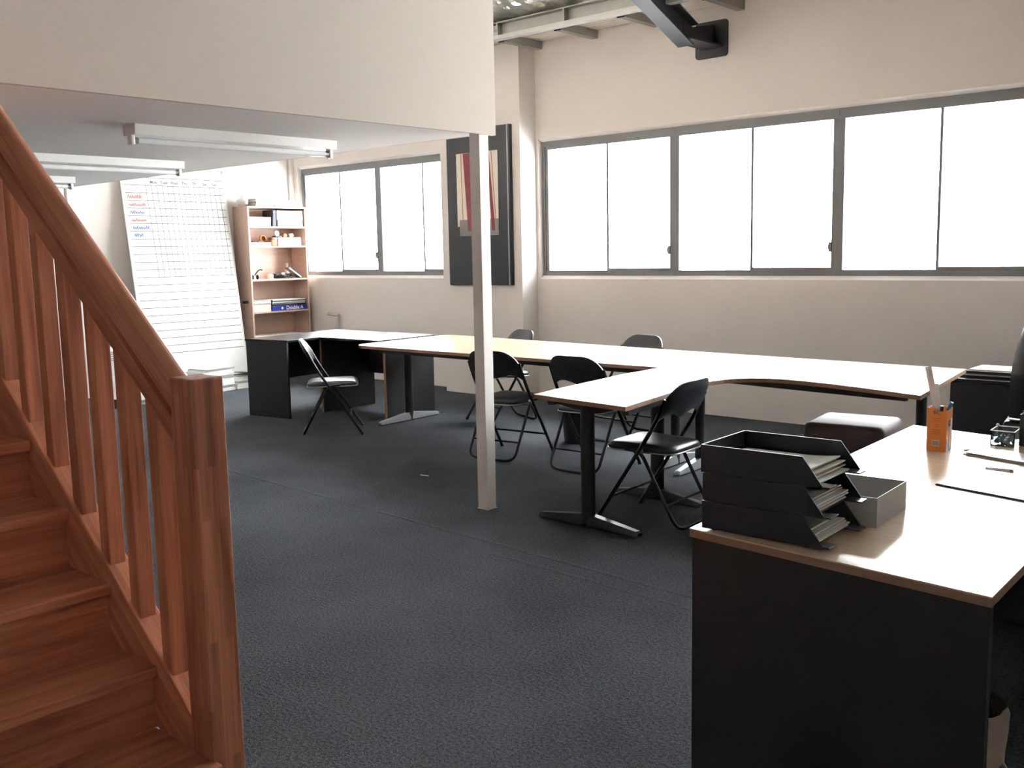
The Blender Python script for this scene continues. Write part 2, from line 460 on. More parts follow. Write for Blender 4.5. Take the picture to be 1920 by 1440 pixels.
# ------------------------------------------------------------------ roof steel
p = root('roof_purlin', 'long galvanised steel channel purlin under the roof sheeting', 'purlin', (-4,7.28,3.5))
obj('web', box(XB, XR, 7.255, 7.262, 3.515, 3.665), M['galvanised'], p)
obj('top_flange', box(XB, XR, 7.19, 7.262, 3.655, 3.665), M['galvanised'], p)
obj('bottom_flange', join(box(XB, XR, 7.19, 7.262, 3.507, 3.517), box(XB, XR, 7.185, 7.192, 3.507, 3.545)), M['galv_light'], p)
for x in (-6.55,-5.75,-4.1):
    obj('cleat', box(x-.01, x+.01, 7.192, 7.255, 3.517, 3.655), M['galvanised'], p)
t = root('eaves_angle', 'dark steel angle running beside the purlin above the brackets', 'steel angle', (-4,7.40,3.55))
obj('leg_plate', box(XB, XR, 7.37, 7.376, 3.545, 3.600), M['galvanised'], t)
obj('flange_plate', box(XB, XR, 7.376, 7.44, 3.592, 3.600), M['galvanised'], t)
br_lab = ['galvanised roof bracket beside the plaster column', 'galvanised roof bracket, second one along from the plaster column',
          'galvanised roof bracket just before the black rafter', 'galvanised roof bracket beyond the black rafter']
for x, lb in zip((-6.68,-5.985,-5.275,-4.42), br_lab):
    b = root('roof_bracket', lb, 'bracket', (x,7.4,3.54), group='galvanised brackets under the eaves')
    obj('tube', join(box(x-.035, x+.035, 7.40, YW+.005, 3.535, 3.541), box(x-.035, x-.029, 7.40, YW+.005, 3.541, 3.605), box(x+.029, x+.035, 7.40, YW+.005, 3.541, 3.605)), M['galvanised'], b)
    obj('end_plate', box(x-.038, x+.038, 7.392, 7.400, 3.53, 3.61), M['black_paint'], b)
rf = root('roof_rafter', 'black painted steel rafter with an end plate bolted to the wall', 'beam', (-4.7,YW,3.18))
ang = math.atan2(.22,.55)
def along(d, w, z0, z1, x0, x1):     # rafter section, d metres from the wall along the slope
    g = box(x0, x1, -d, 0, z0, z1)
    return xf(g, Matrix.Translation((-4.68,7.50,3.214)) @ Matrix.Rotation(-ang, 4, 'X'))
obj('web', along(4.5,0,.012,.188,-.004,.004), M['black_paint'], rf)
obj('top_flange', along(4.5,0,.188,.2,-.075,.075), M['black_paint'], rf)
obj('bottom_flange', along(4.5,0,0,.012,-.075,.075), M['black_paint'], rf)
obj('end_plate', prism_y(rounded(-4.86,-4.54,3.18,3.49,.03), YW-.02, YW+.002), M['black_paint'], rf, bev=.003)
obj('gusset', prism_x([(7.46,3.235),(YW-.01,3.285),(YW-.01,3.46),(7.60,3.385),(7.44,3.40)], -4.69, -4.67), M['black_paint'], rf)
obj('bracket_plate', join(box(-4.78,-4.58,7.44,YW-.01,3.255,3.272)), M['black_paint'], rf, bev=.002)

# ------------------------------------------------------------------ posts
def post(x, y, z1, lab):
    r = root('support_post', lab, 'post', (x,y,0), group='white posts under the mezzanine edge')
    obj('shaft', box(x-.039, x+.039, y-.039, y+.039, 0, z1), M['post_paint'], r, bev=.004)
    obj('base_plate', box(x-.042, x+.042, y-.042, y+.042, 0, .006), M['post_paint'], r)
post(-4.030, 4.250, ZS+.004, 'square white post at the mezzanine corner behind the folding chairs')
post(-9.43, 4.235, ZS+.004, 'white post standing near the end wall, behind the stair balusters')

# ------------------------------------------------------------------ staircase
RS, GO = .19, .245
YI = 1.33
XN = -2.325           # nosing of the first tread
st = root('staircase', 'red-brown timber staircase with square balusters, moulded handrail and newel post', 'staircase', (-2.33,.9,0))
YS0 = .25
NT = 12
tz, ty, tr_ = M['timber_z'], M['timber_y'], M['timber_rail']
for n in range(1, NT+1):
    x = XN-(n-1)*GO; z = n*RS
    x += .07*(n == 1)
    obj('tread', box(x-GO-.045-.07*(n == 1), x, YS0+.04, YI+.004, z-.034, z), ty, st, bev=.006)
    obj('riser', box(x-.045, x-.028, YS0+.04, YI+.004, z-RS, z-.034), ty, st)
nose = lambda x: RS+(XN-x)*.7755      # nosing line
xa, xb = -2.29, -5.2
for y0, y1 in ((YI, YI+.074), (YS0, YS0+.05)):
    poly = [(xa, nose(xa)+.04), (xb, nose(xb)+.04), (xb, nose(xb)-.26), (xa-.04, 0.0), (xa, 0.0)]
    obj('stringer', prism_y(poly, y0, y1), tr_, st, bev=.004)
# newel
obj('newel_post', join(box(-2.395, -2.285, YI-.004, YI+.09, 0, 1.222)), M['timber_newel'], st, bev=.007, seg=3)
# balusters sit on the stringer and meet the rail
railz = lambda x: 1.13+(-2.517-x)*.7755     # underside of the rail
xs = [-2.527-.1645*k for k in range(16)]
for x in xs:
    x0, x1 = x-.0255, x+.0255
    poly = [(x0, nose(x0)+.037), (x1, nose(x1)+.037), (x1, railz(x1)+.01), (x0, railz(x0)+.01)]
    obj('baluster', prism_y(poly, YI+.010, YI+.0605), tz, st, bev=.003)
def sweep(prof, x0, x1, yc):        # rail profile (y, height above the underside), swept up the pitch
    V, F = [], []; n = len(prof)
    for x in (x0, x1):
        for a, b in prof: V.append((x, yc+a, railz(x)+b/math.cos(PIT)))
    F = [tuple(range(n)), tuple(range(2*n-1, n-1, -1))]+[(i, n+i, n+(i+1)%n, (i+1)%n) for i in range(n)]
    return V, F
prof = [(-.030,0),(.030,0),(.030,.052),(.014,.058),(.014,.070),(.034,.076)]
for k in range(9):
    a = math.pi*k/8; prof.append((.036*math.cos(a), .098+.046*math.sin(a)**.8))
prof += [(-.034,.076),(-.014,.070),(-.014,.058),(-.030,.052)]
obj('handrail', sweep(prof, -2.394, xb, YI+.037), tr_, st, smooth=True)

# ------------------------------------------------------------------ fluorescent battens
def batten(x, y0, y1, lab):
    r = root('fluorescent_light', lab, 'light', (x,(y0+y1)/2,ZS), group='fluorescent battens under the mezzanine')
    we = M['white_enamel']
    obj('body', prism_y([(x+.065,ZS+.003),(x-.065,ZS+.003),(x-.060,ZS-.052),(x+.060,ZS-.052)], y0, y1), we, r, bev=.004)
    for ya, s in ((y0, 1), (y1, -1)):
        obj('tube_holder', box(x-.022, x+.022, min(ya,ya+s*.022), max(ya,ya+s*.022), ZS-.100, ZS-.050), we, r, bev=.006)
        obj('tube_cap', tube([(x, ya+s*.022, ZS-.076), (x, ya+s*.045, ZS-.076)], .0165, 12), M['silver_paint'], r, smooth=True)
    obj('tube', tube([(x, y0+.044, ZS-.076), (x, y1-.044, ZS-.076)], .016, 14), M['tube_glass'], r, smooth=True)
batten(-4.89, 2.58, 3.86, 'fluorescent batten on the soffit closest to the white corner post')
batten(-6.56, 2.55, 3.83, 'fluorescent batten in the middle of the soffit, between two others')
batten(-8.25, 2.55, 3.83, 'fluorescent batten deepest under the soffit, before the panelled door')

# ------------------------------------------------------------------ door in the end wall
d = root('door_1', 'white panelled door in a white frame behind the stair', None, (XB,4.55,0), kind='structure')
obj('leaf', box(XB-.005, XB+.035, 4.10, 4.93, .0, 2.40), M['door_paint'], d, bev=.004)
obj('panel', box(XB+.03, XB+.042, 4.22, 4.80, 1.15, 2.26), M['door_paint'], d, bev=.006)
obj('panel', box(XB+.03, XB+.042, 4.22, 4.80, .2, 1.0), M['door_paint'], d, bev=.006)
for a, b, c, e in ((4.0,4.095,0,2.42),(4.965,5.06,0,2.42),(4.0,5.06,2.42,2.50)):
    obj('architrave', box(XB-.002, XB+.06, a, b, c, e), M['white_gloss'], d, bev=.006)
obj('handle', join(tube([(XB+.035,4.16,1.02),(XB+.085,4.16,1.02)], .009), tube([(XB+.085,4.152,1.02),(XB+.085,4.27,1.02)], .009)), M['silver_paint'], d, smooth=True)
hc = obj('trim_1', box(XB-.002, XB+.035, YW-.075, YW+.005, .0, 2.95), M['wall_paint'], kind='structure', bev=.006)

# ------------------------------------------------------------------ tables
TZ, TT = .745, .025
def top_slab(r, poly, mt, me, name='top'):
    """laminate top and its edge strip"""
    o = obj(name, prism(poly, TZ-.004, TZ), M[mt], r)
    obj('edge_strip', prism(poly, TZ-TT, TZ-.0042), M[me], r)
    return o
def tleg(r, x, y, ang, L, foot_m, col_m='black_steel', sx=.045, sy=.03, arm=.30):
    """T leg: tapered foot beam, oval column, head beam; ang turns the foot away from x"""
    Rm = Matrix.Translation((x,y,0)) @ Matrix.Rotation(ang, 4, 'Z')
    for s in (-1, 1):
        a = L/2
        V = []
        for xx, w, z in ((.01,.032,.078),(a*.5,.030,.056),(a-.015,.026,.034),(a,.022,.026)):
            V += [(s*xx,-w,.008),(s*xx,w,.008),(s*xx,w*.75,z),(s*xx,-w*.75,z)]
        F = [(0,1,2,3)]+[(4*i+k, 4*i+(k+1)%4, 4*(i+1)+(k+1)%4, 4*(i+1)+k) for i in range(3) for k in range(4)]+[(15,14,13,12)]
        obj('foot', xf((V,F), Rm), M[foot_m], r, bev=.003)
        obj('foot_glide', xf(lathe([(.016,0),(.016,.012)],10), Rm @ Matrix.Translation((s*(a-.03),0,0))), M['black_plastic'], r)
    ov = [(sx*math.cos(2*math.pi*k/18), sy*math.sin(2*math.pi*k/18)) for k in range(18)]
    obj('column', xf(prism(ov, .02, TZ-TT-.035), Rm), M[col_m], r, smooth=True)
    obj('head_beam', xf(prism_y([(-arm,TZ-TT-.0),(arm,TZ-TT-.0),(arm,TZ-TT-.022),(.07,TZ-TT-.06),(-.07,TZ-TT-.06),(-arm,TZ-TT-.022)], -.025, .025), Rm), M['black_steel'], r)
def rail(r, a, b, w=.035, h=.04):
    a = Vector(a); b = Vector(b); d = (b-a); L = d.length; g = box(0, L, -w/2, w/2, TZ-TT-h, TZ-TT+.0005)
    obj('frame_rail', xf(g, Matrix.Translation((a.x,a.y,0)) @ Matrix.Rotation(math.atan2(d.y,d.x), 4, 'Z')), M['black_steel'], r)
G = 'meeting tables pushed together'
# peninsula table
A = root('meeting_table', 'narrow beech peninsula table with two black T-legs, joined to the curved table', 'table', (-3.3,4.6,0), group=G)
top_slab(A, [(-3.555,4.140),(-2.878,4.058),(-3.030,5.040),(-3.655,5.115)], 'beech_top', 'beech_edge')
tleg(A, -3.30, 4.295, R_(-1), .70, 'black_steel')
tleg(A, -3.33, 5.03, R_(0), .62, 'black_steel')
rail(A, (-3.30,4.32), (-3.33,5.03)); 
rail(A, (-3.50,4.22), (-3.60,5.06)); rail(A, (-2.95,4.16), (-3.08,5.0))
# long table
C = root('meeting_table', 'long beech meeting table with rounded corners and silver feet, beside the plaster column', 'table', (-5.3,6.1,0), group=G)
polyC = rpath([(-3.665,5.56,0),(-6.84,5.545,0),(-6.90,6.755,0),(-3.665,6.56,0)], .16, 6)
top_slab(C, [(p_[0],p_[1]) for p_ in polyC], 'beech_top', 'beech_edge')
tleg(C, -6.80, 6.155, R_(93), .76, 'silver_paint')
tleg(C, -3.80, 5.97, R_(93), .66, 'silver_paint')
rail(C, (-6.6,5.66), (-3.72,5.66)); rail(C, (-6.6,6.5), (-3.72,6.42))
# curved corner table
B = root('meeting_table', 'wide beech table with a concave curved front, by the window wall', 'table', (-2.8,6,0), group=G)
curve = [(-3.033,5.045),(-3.022,5.14),(-3.0,5.24),(-2.96,5.325),(-2.90,5.385),(-2.82,5.425),(-2.72,5.442),(-2.605,5.436),(-2.43,5.405),(-2.254,5.361),(-2.05,5.298),(-1.838,5.225)]
top_slab(B, [(-3.657,5.12)]+curve+[(-2.008,6.49),(-3.657,6.56)], 'beech_top', 'beech_edge')
tleg(B, -3.60, 5.97, R_(93), .66, 'silver_paint')
tleg(B, -2.12, 6.05, R_(95), .70, 'silver_paint')
rail(B, (-3.5,5.60), (-1.98,5.42)); rail(B, (-3.5,6.42), (-2.1,6.38))

# charcoal corner desk
D = root('corner_desk', 'charcoal L-shaped corner desk with panel legs and modesty panels', 'desk', (-8,6.1,0))
ch = M['charcoal']
top = [(-8.325,5.432),(-7.765,5.520),(-7.810,5.925),(-6.965,5.945),(-6.985,6.70),(-8.47,6.66)]
obj('top', prism(top, TZ-.022, TZ), M['charcoal_top'], D, bev=.002)
def panel(name, a, b, z0, z1, th=.022, m=None, bev=.0015):
    a = Vector((*a,0)); b = Vector((*b,0)); dd = b-a
    g = box(0, dd.length, -th/2, th/2, z0, z1)
    return obj(name, xf(g, Matrix.Translation(a) @ Matrix.Rotation(math.atan2(dd.y,dd.x), 4, 'Z')), m or ch, D, bev=bev)
panel('end_panel', (-8.315,5.447), (-7.775,5.530), 0, TZ-.022)
panel('centre_panel', (-7.842,5.965), (-7.865,6.64), 0, TZ-.022)
panel('panel_edge', (-7.842,5.957), (-7.8423,5.966), 0, TZ-.022, m=M['beech_edge'], bev=0)
panel('end_panel', (-6.985,6.035), (-7.02,6.68), 0, TZ-.022)
panel('panel_edge', (-6.985,6.027), (-6.9853,6.036), 0, TZ-.022, m=M['beech_edge'], bev=0)
panel('modesty_panel', (-8.30,5.46), (-8.42,6.60), .31, TZ-.022)
panel('modesty_panel', (-8.42,6.60), (-7.87,6.60), .33, TZ-.022)
panel('modesty_panel', (-7.87,6.60), (-7.02,6.60), .33, TZ-.022)

# ------------------------------------------------------------------ folding chairs (built facing +x)
def make_chair(lab):
    r = root('folding_chair', lab, 'chair', (0,0,0), 0, 'black folding chairs around the tables')
    K = dict(parent=r, world=False)
    bs = M['black_steel']
    for s in (-1, 1):
        pts = [(-.194,s*.222,.725),(-.115,s*.226,.565),(.245,s*.235,.012)]
        obj('main_leg', tube(rpath(pts, .09, 5), .0115, 10), bs, smooth=True, **K)
        obj('foot_cap', tube([(.238,s*.235,.022),(.2485,s*.235,.002)], .0135, 10), M['black_plastic'], smooth=True, **K)
        obj('pivot', tube([(-.027,s*.196,.425),(-.027,s*.228,.425)], .012, 10), M['silver_paint'], smooth=True, **K)
    # rear U leg
    u = [(.07,-.210,.432),(-.027,-.209,.425),(-.238,-.203,.04),(-.252,-.150,.0115),(-.252,.150,.0115),(-.238,.203,.04),(-.027,.209,.425),(.07,.210,.432)]
    obj('rear_leg', tube(rpath(u, .05, 5), .0105, 10), bs, smooth=True, **K)
    obj('stretcher', tube([(.152,-.232,.155),(.152,.232,.155)], .008, 8), bs, smooth=True, **K)
    obj('stretcher', tube([(-.184,-.203,.14),(-.184,.203,.14)], .007, 8), bs, smooth=True, **K)
    # padded seat
    nx, ny = 10, 10; V, F = [], []
    def out(a):            # outline of the seat, superellipse, wider at the front
        c, s_ = math.cos(a), math.sin(a)
        x = .215*math.copysign(abs(c)**.30, c); w = .190+.012*x/.2
        return x, w*math.copysign(abs(s_)**.30, s_)
    na = 40
    rings = [(0,.463),(.55,.463),(.85,.459),(.96,.450),(1.0,.438),(1.0,.424),(.97,.416),(0,.416)]
    for q, z in rings:
        for k in range(na):
            x, y = out(2*math.pi*k/na); V.append((x*max(q,.001)+.005, y*max(q,.001), z+.010*(x*q)))
    for i in range(len(rings)-1):
        for k in range(na): F.append((i*na+k, i*na+(k+1)%na, (i+1)*na+(k+1)%na, (i+1)*na+k))
    obj('seat', (V,F), M['black_vinyl'], smooth=True, **K)
    obj('seat_rim', tube([(.216*math.copysign(abs(math.cos(a))**.30, math.cos(a))+.005, (.191+.012*math.cos(a))*math.copysign(abs(math.sin(a))**.30, math.sin(a)), .418+.002*math.cos(a)) for a in [2*math.pi*k/40 for k in range(41)]], .0045, 6), M['silver_paint'], smooth=True, **K)
    # curved backrest with arched lower edge
    nu, nv = 36, 8; V, F = [], []
    for side in (0, 1):
        for i in range(nu+1):
            u_ = math.sin(math.pi/2*(-1+2*i/nu)); y = .228*u_
            # the top corners round down, the lower edge waves
            ztop = .815-.135*(1-math.sqrt(max(0, 1-max(0, (abs(u_)-.40)/.60)**2)))
            zbot = .605+.030*math.cos(u_*math.pi)*-1*.55 + .004
            zbot = .618+.022*math.sin((1-abs(u_))*math.pi)-.018*(1-abs(u_))-.03*abs(u_)**6
            for j in range(nv+1):
                v_ = j/nv; z = zbot+(ztop-zbot)*v_
                pad = .016*(math.sin(math.pi*min(1,max(0,v_)))**.5)*(1-abs(u_)**8)+.006
                x = -.114-.50*(z-.565) - .022*(1-u_*u_)
                V.append((x+(pad if side else -pad), y, z))
    n1 = (nu+1)*(nv+1)
    for i in range(nu):
        for j in range(nv):
            a = i*(nv+1)+j; b = a+nv+1
            F.append((a, a+1, b+1, b)); F.append((n1+a, n1+b, n1+b+1, n1+a+1))
    rim = [i*(nv+1) for i in range(nu+1)]+[nu*(nv+1)+j for j in range(1,nv+1)]+[i*(nv+1)+nv for i in range(nu-1,-1,-1)]+[j for j in range(nv-1,0,-1)]
    for k in range(len(rim)):
        a, b = rim[k], rim[(k+1)%len(rim)]; F.append((a, b, n1+b, n1+a))
    obj('backrest', (V,F), M['black_vinyl'], smooth=True, **K)
    return r
CH = make_chair('')
spots = [((-6.913,5.365),50.5,'black folding chair pulled up to the charcoal corner desk'),
         ((-4.985,5.520),98.5,'black folding chair partly hidden behind the white corner post'),
         ((-4.225,5.560),93,'black folding chair in the corner between the long table and the peninsula table'),
         ((-3.110,4.680),183,'black folding chair on the curved-table side of the peninsula table'),
         ((-4.73,6.680),262,'black folding chair behind the long table, under the window'),
         ((-6.07,6.635),252,'black folding chair behind the long table, in front of the column')]
for i, (xy, a, lb) in enumerate(spots):
    if i == 0:
        CH.location = (*xy,0); CH.rotation_euler = (0,0,R_(a)); CH['label'] = lb
    else: copy_tree(CH, (*xy,0), R_(a), lb)

# ------------------------------------------------------------------ near desk
N_ = root('office_desk', 'beech-topped desk with a dark end panel, holding trays and stationery', 'desk', (-1.1,3.2,0))
ndp = [(-1.460,2.367),(-.636,2.297),(-.70,4.19),(-1.555,4.350)]
top_slab(N_, ndp, 'beech_top', 'beech_edge')
dp = M['charcoal']
obj('end_panel', prism([(-1.455,2.374),(-.642,2.305),(-.640,2.327),(-1.453,2.396)], 0, TZ-TT), dp, N_, bev=.001)
obj('end_panel', prism([(-1.53,4.28),(-.73,4.13),(-.727,4.152),(-1.527,4.302)], 0, TZ-TT), dp, N_, bev=.001)
obj('modesty_panel', prism([(-1.43,2.39),(-1.408,2.39),(-1.50,4.285),(-1.522,4.285)], .25, TZ-TT), dp, N_, bev=.001)

# letter trays, open to the right
ta = R_(-1.5)
TM = Matrix.Translation((-1.425,2.375,TZ)) @ Matrix.Rotation(R_(2), 4, 'Z')
def tray(i, lab):
    z = .006+i*.0795; dx = (.0,.002,-.004)[i]; LX, LY, h, th = .350, .262, .078, .004
    r = root('letter_tray', lab, 'tray', tuple((TM @ Vector((.17,.13,z)))), R_(2), 'stacked letter trays')
    def P(name, g, b=.001): return obj(name, xf(g, TM @ Matrix.Translation((dx,0,z))), M['tray_plastic'], r, bev=b)
    side = [(0,.0),(LX,.0),(LX,.006),(LX-.055,h),(0,h)]
    P('side_wall', prism_y(side, 0, th)); P('side_wall', prism_y(side, LY-th, LY))
    P('back_wall', box(0, th, th, LY-th, 0, h))
    P('base', join(box(0, LX-.03, th, LY-th, .0, .004), box(LX-.03, LX+.018, th, .05, 0, .004), box(LX-.03, LX+.018, LY-.05, LY-th, 0, .004)))
    if i == 0:
        for xx, yy in ((.03,.02),(.03,.24),(.30,.02),(.30,.24)):
            P('rubber_foot', move(lathe([(.008,-.0065),(.008,.001)],10), xx, yy, 0), 0)
    return z+dx*0
labs = ['black plastic letter tray, bottom of the stack on the desk', 'black plastic letter tray, middle of the stack', 'black plastic letter tray, top of the stack, open above']
for i in range(3): tray(i, labs[i])
plabs = ['sheaf of papers in the bottom letter tray', 'curled sheaf of papers in the middle letter tray', 'thick sheaf of papers in the top letter tray']
for i, nsh in enumerate((5,6,7)):
    z = .006+i*.0795+.0042
    r = root('paper_sheaf', plabs[i], 'papers', tuple(TM @ Vector((.17,.13,z))), R_(2), 'papers in the letter trays')
    for k in range(nsh):
        jx, jy = random.uniform(-.012,.012), random.uniform(-.008,.008)
        V, F = [], []; nx = 8; z0 = z+k*.0042
        x0, x1, y0, y1 = .02+jx, .318+jx-.003*k, .02+jy, .24+jy
        for q in range(nx+1):
            xx = x0+(x1-x0)*q/nx; lift = .010*max(0,(q/nx-.6)/.4)**2*(k/nsh)
            V += [(xx,y0,z0+lift),(xx,y1,z0+lift),(xx,y1,z0+lift+.0038),(xx,y0,z0+lift+.0038)]
        for q in range(nx):
            for e in range(4): F.append((4*q+e, 4*q+(e+1)%4, 4*q+4+(e+1)%4, 4*q+4+e))
        F += [(3,2,1,0), (4*nx,4*nx+1,4*nx+2,4*nx+3)]
        obj('sheet_bundle', xf((V,F), TM), M['paper_warm' if k % 3 else 'paper'], r)

# grey open box behind the trays
BM = Matrix.Translation((-1.285,2.668,TZ)) @ Matrix.Rotation(R_(3), 4, 'Z')
r = root('carton_tray', 'shallow grey open box behind the letter trays', 'box', tuple(BM @ Vector((.12,.12,0))), R_(3))
bw, bl, bh = .235, .255, .085
for g in (box(0,bw,0,.003,0,bh), box(0,bw,bl-.003,bl,0,bh), box(0,.003,.003,bl-.003,0,bh), box(bw-.003,bw,.003,bl-.003,0,bh)):
    obj('side', xf(g, BM), M['card_grey'], r)
obj('bottom', xf(box(.003,bw-.003,.003,bl-.003,0,.003), BM), M['card_grey'], r)

# pen box
PM = Matrix.Translation((-1.325,3.845,TZ)) @ Matrix.Rotation(R_(2), 4, 'Z')
r = root('pen_box', 'orange cardboard pen box holding a ruler and pens', 'box', tuple(PM @ Vector((.035,.035,0))), R_(2))
w, hh = .072, .165
front = prism_y([(0,0),(w,0),(w,hh-.008),(w*.75,hh-.012),(w*.4,hh-.006),(0,hh)], 0, .0015)
obj('panel', xf(front, PM), M['orange_card'], r)
obj('panel', xf(prism_y([(0,0),(w,0),(w,hh-.002),(0,hh-.0)], w-.0015, w), PM), M['orange_card'], r)
obj('panel', xf(box(0,.0015,.0015,w-.0015,0,hh), PM), M['orange_card'], r)
obj('panel', xf(prism_x([(.0015,0),(w-.0015,0),(w-.0015,hh-.004),(.0015,hh-.010)], w-.0015, w), PM), M['orange_card'], r)
obj('bottom', xf(box(.0015,w-.0015,.0015,w-.0015,0,.0015), PM), M['orange_card'], r)
obj('side_print', xf(join(prism_x([(.001,.0),(.05,.0),(.02,.03),(.004,.05)], w, w+.0006)), PM), M['navy'], r)
obj('side_print', xf(prism_x([(.030,.004),(.066,.004),(.068,.12),(.05,.125),(.036,.06)], w+.0001, w+.0009), PM), M['label_white'], r)
obj('side_mark', xf(xf(lathe([(.013,0),(.013,.0006)],16), Matrix.Translation((w+.0006,.034,.105)) @ Matrix.Rotation(R_(90),4,'Y')), PM), M['navy'], r)
obj('side_mark', xf(xf(lathe([(.006,0),(.006,.0009)],12), Matrix.Translation((w+.0007,.036,.107)) @ Matrix.Rotation(R_(90),4,'Y')), PM), M['orange_card'], r)
obj('barcode_label', xf(box(.020,.048,-.0006,.0004,.018,.042), PM), M['cream_card'], r)
for k in range(9):
    obj('barcode_bar', xf(box(.022+k*.0028,.0233+k*.0028,-.0009,0,.021,.039), PM), M['ink_black'], r)
fm = PM @ basis((.036,-.0004,.147), (1,0,0), (0,0,1))
text('front_lettering', 'BIC', .018, M['ink_black'], fm, r)
for k, (zz, ww) in enumerate(((.124,.022),(.115,.03),(.100,.018),(.093,.014),(.080,.034),(.073,.03),(.066,.026))):
    obj('print_line', xf(box(.036-ww/2,.036+ww/2,-.0006,.0003,zz,zz+.0018), PM), M['orange_brown'], r)
# ruler tube, pens
def stick(name, lab, cat, a, b, mat, rad, n=8, flat=None, **kw):
    return obj(name, tube([PM @ Vector(a), PM @ Vector(b)], rad, n, flat), M[mat], smooth=(n > 4), label=lab, cat=cat, **kw)
r = root('ruler', 'pale pink and white ruler leaning out of the orange pen box', 'ruler', tuple(PM @ Vector((.03,.04,.01))))
obj('pink_half', tube([PM @ Vector((.055,.035,.004)), PM @ Vector((-.016,.045,.315))], .012, 4, .004), M['pink_white'], r)
obj('white_half', tube([PM @ Vector((.052,.036,.004)), PM @ Vector((.010,.046,.25))], .014, 4, .004), M['label_white'], r)
stick('marker_pen', 'black marker pen standing in the orange pen box', 'pen', (.045,.020,.004), (.048,.016,.172), 'black_plastic', .006)
r = root('ballpoint_pen', 'blue-capped pen sticking out of the orange pen box', 'pen', tuple(PM @ Vector((.05,.05,.01))))
obj('barrel', tube([PM @ Vector((.045,.060,.004)), PM @ Vector((.059,.052,.150))], .004, 8), M['label_white'], r, smooth=True)
obj('cap', tube([PM @ Vector((.059,.052,.150)), PM @ Vector((.075,.048,.184))], .0065, 8), M['pen_blue'], r, smooth=True)

# clear clip box
KM = Matrix.Translation((-1.160,4.070,TZ)) @ Matrix.Rotation(R_(4), 4, 'Z')
r = root('clip_box', 'clear plastic box full of black clips', 'box', tuple(KM @ Vector((.04,.05,0))), R_(4))
a_, b_, c_ = .085, .120, .060
for g in (box(0,a_,0,.003,.0,c_), box(0,a_,b_-.003,b_,0,c_), box(0,.003,.003,b_-.003,0,c_), box(a_-.003,a_,.003,b_-.003,0,c_), box(.003,a_-.003,.003,b_-.003,0,.003)):
    obj('wall', xf(g, KM), M['clear_acrylic'], r)
obj('rim', xf(tube([(0,0,c_),(a_,0,c_),(a_,b_,c_),(0,b_,c_),(0,0,c_)], .0022, 6), KM), M['label_white'], r)
def clip_pile():
    gs = []
    for k in range(30):
        x, y, z = random.uniform(.015,a_-.015), random.uniform(.015,b_-.015), random.uniform(.006,.026)
        g = join(prism_y([(-.009,0),(.009,0),(.002,.011),(-.002,.011)], -.007, .007))
        gs.append(xf(g, KM @ Matrix.Translation((x,y,z)) @ Matrix.Rotation(random.uniform(0,6),4,'Z') @ Matrix.Rotation(random.uniform(-1,1),4,'X')))
    return join(*gs)
obj('binder_clips', clip_pile(), M['black_plastic'], r, kind='stuff')
obj('corner_knob', xf(xf(lathe([(.001,0),(.006,.003),(.006,.009),(.001,.012)],10), Matrix.Translation((.004,.10,c_+.001))), KM), M['label_white'], r, smooth=True)

# black box at the desk edge with a paper on it
r = root('black_file_box', 'black upright file box with papers on top, at the far end of the desk', 'box', (-1.0,4.18,TZ))
BX = lambda g: xf(g, Matrix.Translation((-1.072,4.120,TZ)) @ Matrix.Rotation(R_(-8), 4, 'Z'))
obj('case', BX(box(0,.26,0,.10,0,.125)), M['black_plastic'], r, bev=.004)
obj('slot_edge', BX(box(.004,.256,.01,.09,.125,.128)), M['black_paint'], r)
obj('paper_slip', BX(join(box(.01,.25,.015,.085,.128,.132), box(-.0,.2,.03,.08,.132,.135))), M['paper'], r)

# sheets on the desk
def flat(name, lab, pts, mat, th=.0015, cat='paper', z=TZ, **kw):
    return obj(name, prism(pts, z, z+th), M[mat], label=lab, cat=cat, **kw)
r = root('open_notebook', 'thin white notebook lying beside the orange pen box', 'notebook', (-1.05,3.85,TZ))
obj('cover', prism([(-1.188,3.840),(-.93,3.765),(-.90,3.93),(-1.165,3.965)], TZ, TZ+.004), M['paper_grey'], r)
obj('page', prism([(-1.180,3.848),(-.932,3.773),(-.905,3.922),(-1.158,3.956)], TZ+.004, TZ+.010), M['gloss_sheet'], r, bev=.001)
obj('curled_page', ([(-1.184,3.842,TZ+.010),(-.94,3.770,TZ+.010),(-.925,3.84,TZ+.012),(-1.172,3.89,TZ+.012),(-1.190,3.846,TZ+.018)], [(0,1,2,3),(0,3,4)]), M['gloss_sheet'], r)
r = root('note_block', 'small block of white note paper on the desk', 'note pad', (-1.0,3.64,TZ))
obj('block', prism([(-1.043,3.615),(-.966,3.625),(-.974,3.70),(-1.050,3.69)], TZ, TZ+.010), M['paper'], r)
obj('top_sheet', prism([(-1.045,3.613),(-.955,3.627),(-.972,3.703),(-1.052,3.692)], TZ+.010, TZ+.011), M['gloss_sheet'], r)
r = root('desk_pad', 'large white desk pad with a dark bottom edge', 'desk pad', (-.95,3.4,TZ))
obj('backing', prism([(-1.100,3.290),(-.72,3.205),(-.70,3.56),(-1.075,3.60)], TZ, TZ+.004), M['charcoal'], r)
obj('sheet', prism([(-1.098,3.294),(-.722,3.209),(-.702,3.556),(-1.073,3.596)], TZ+.004, TZ+.006), M['gloss_sheet'], r)

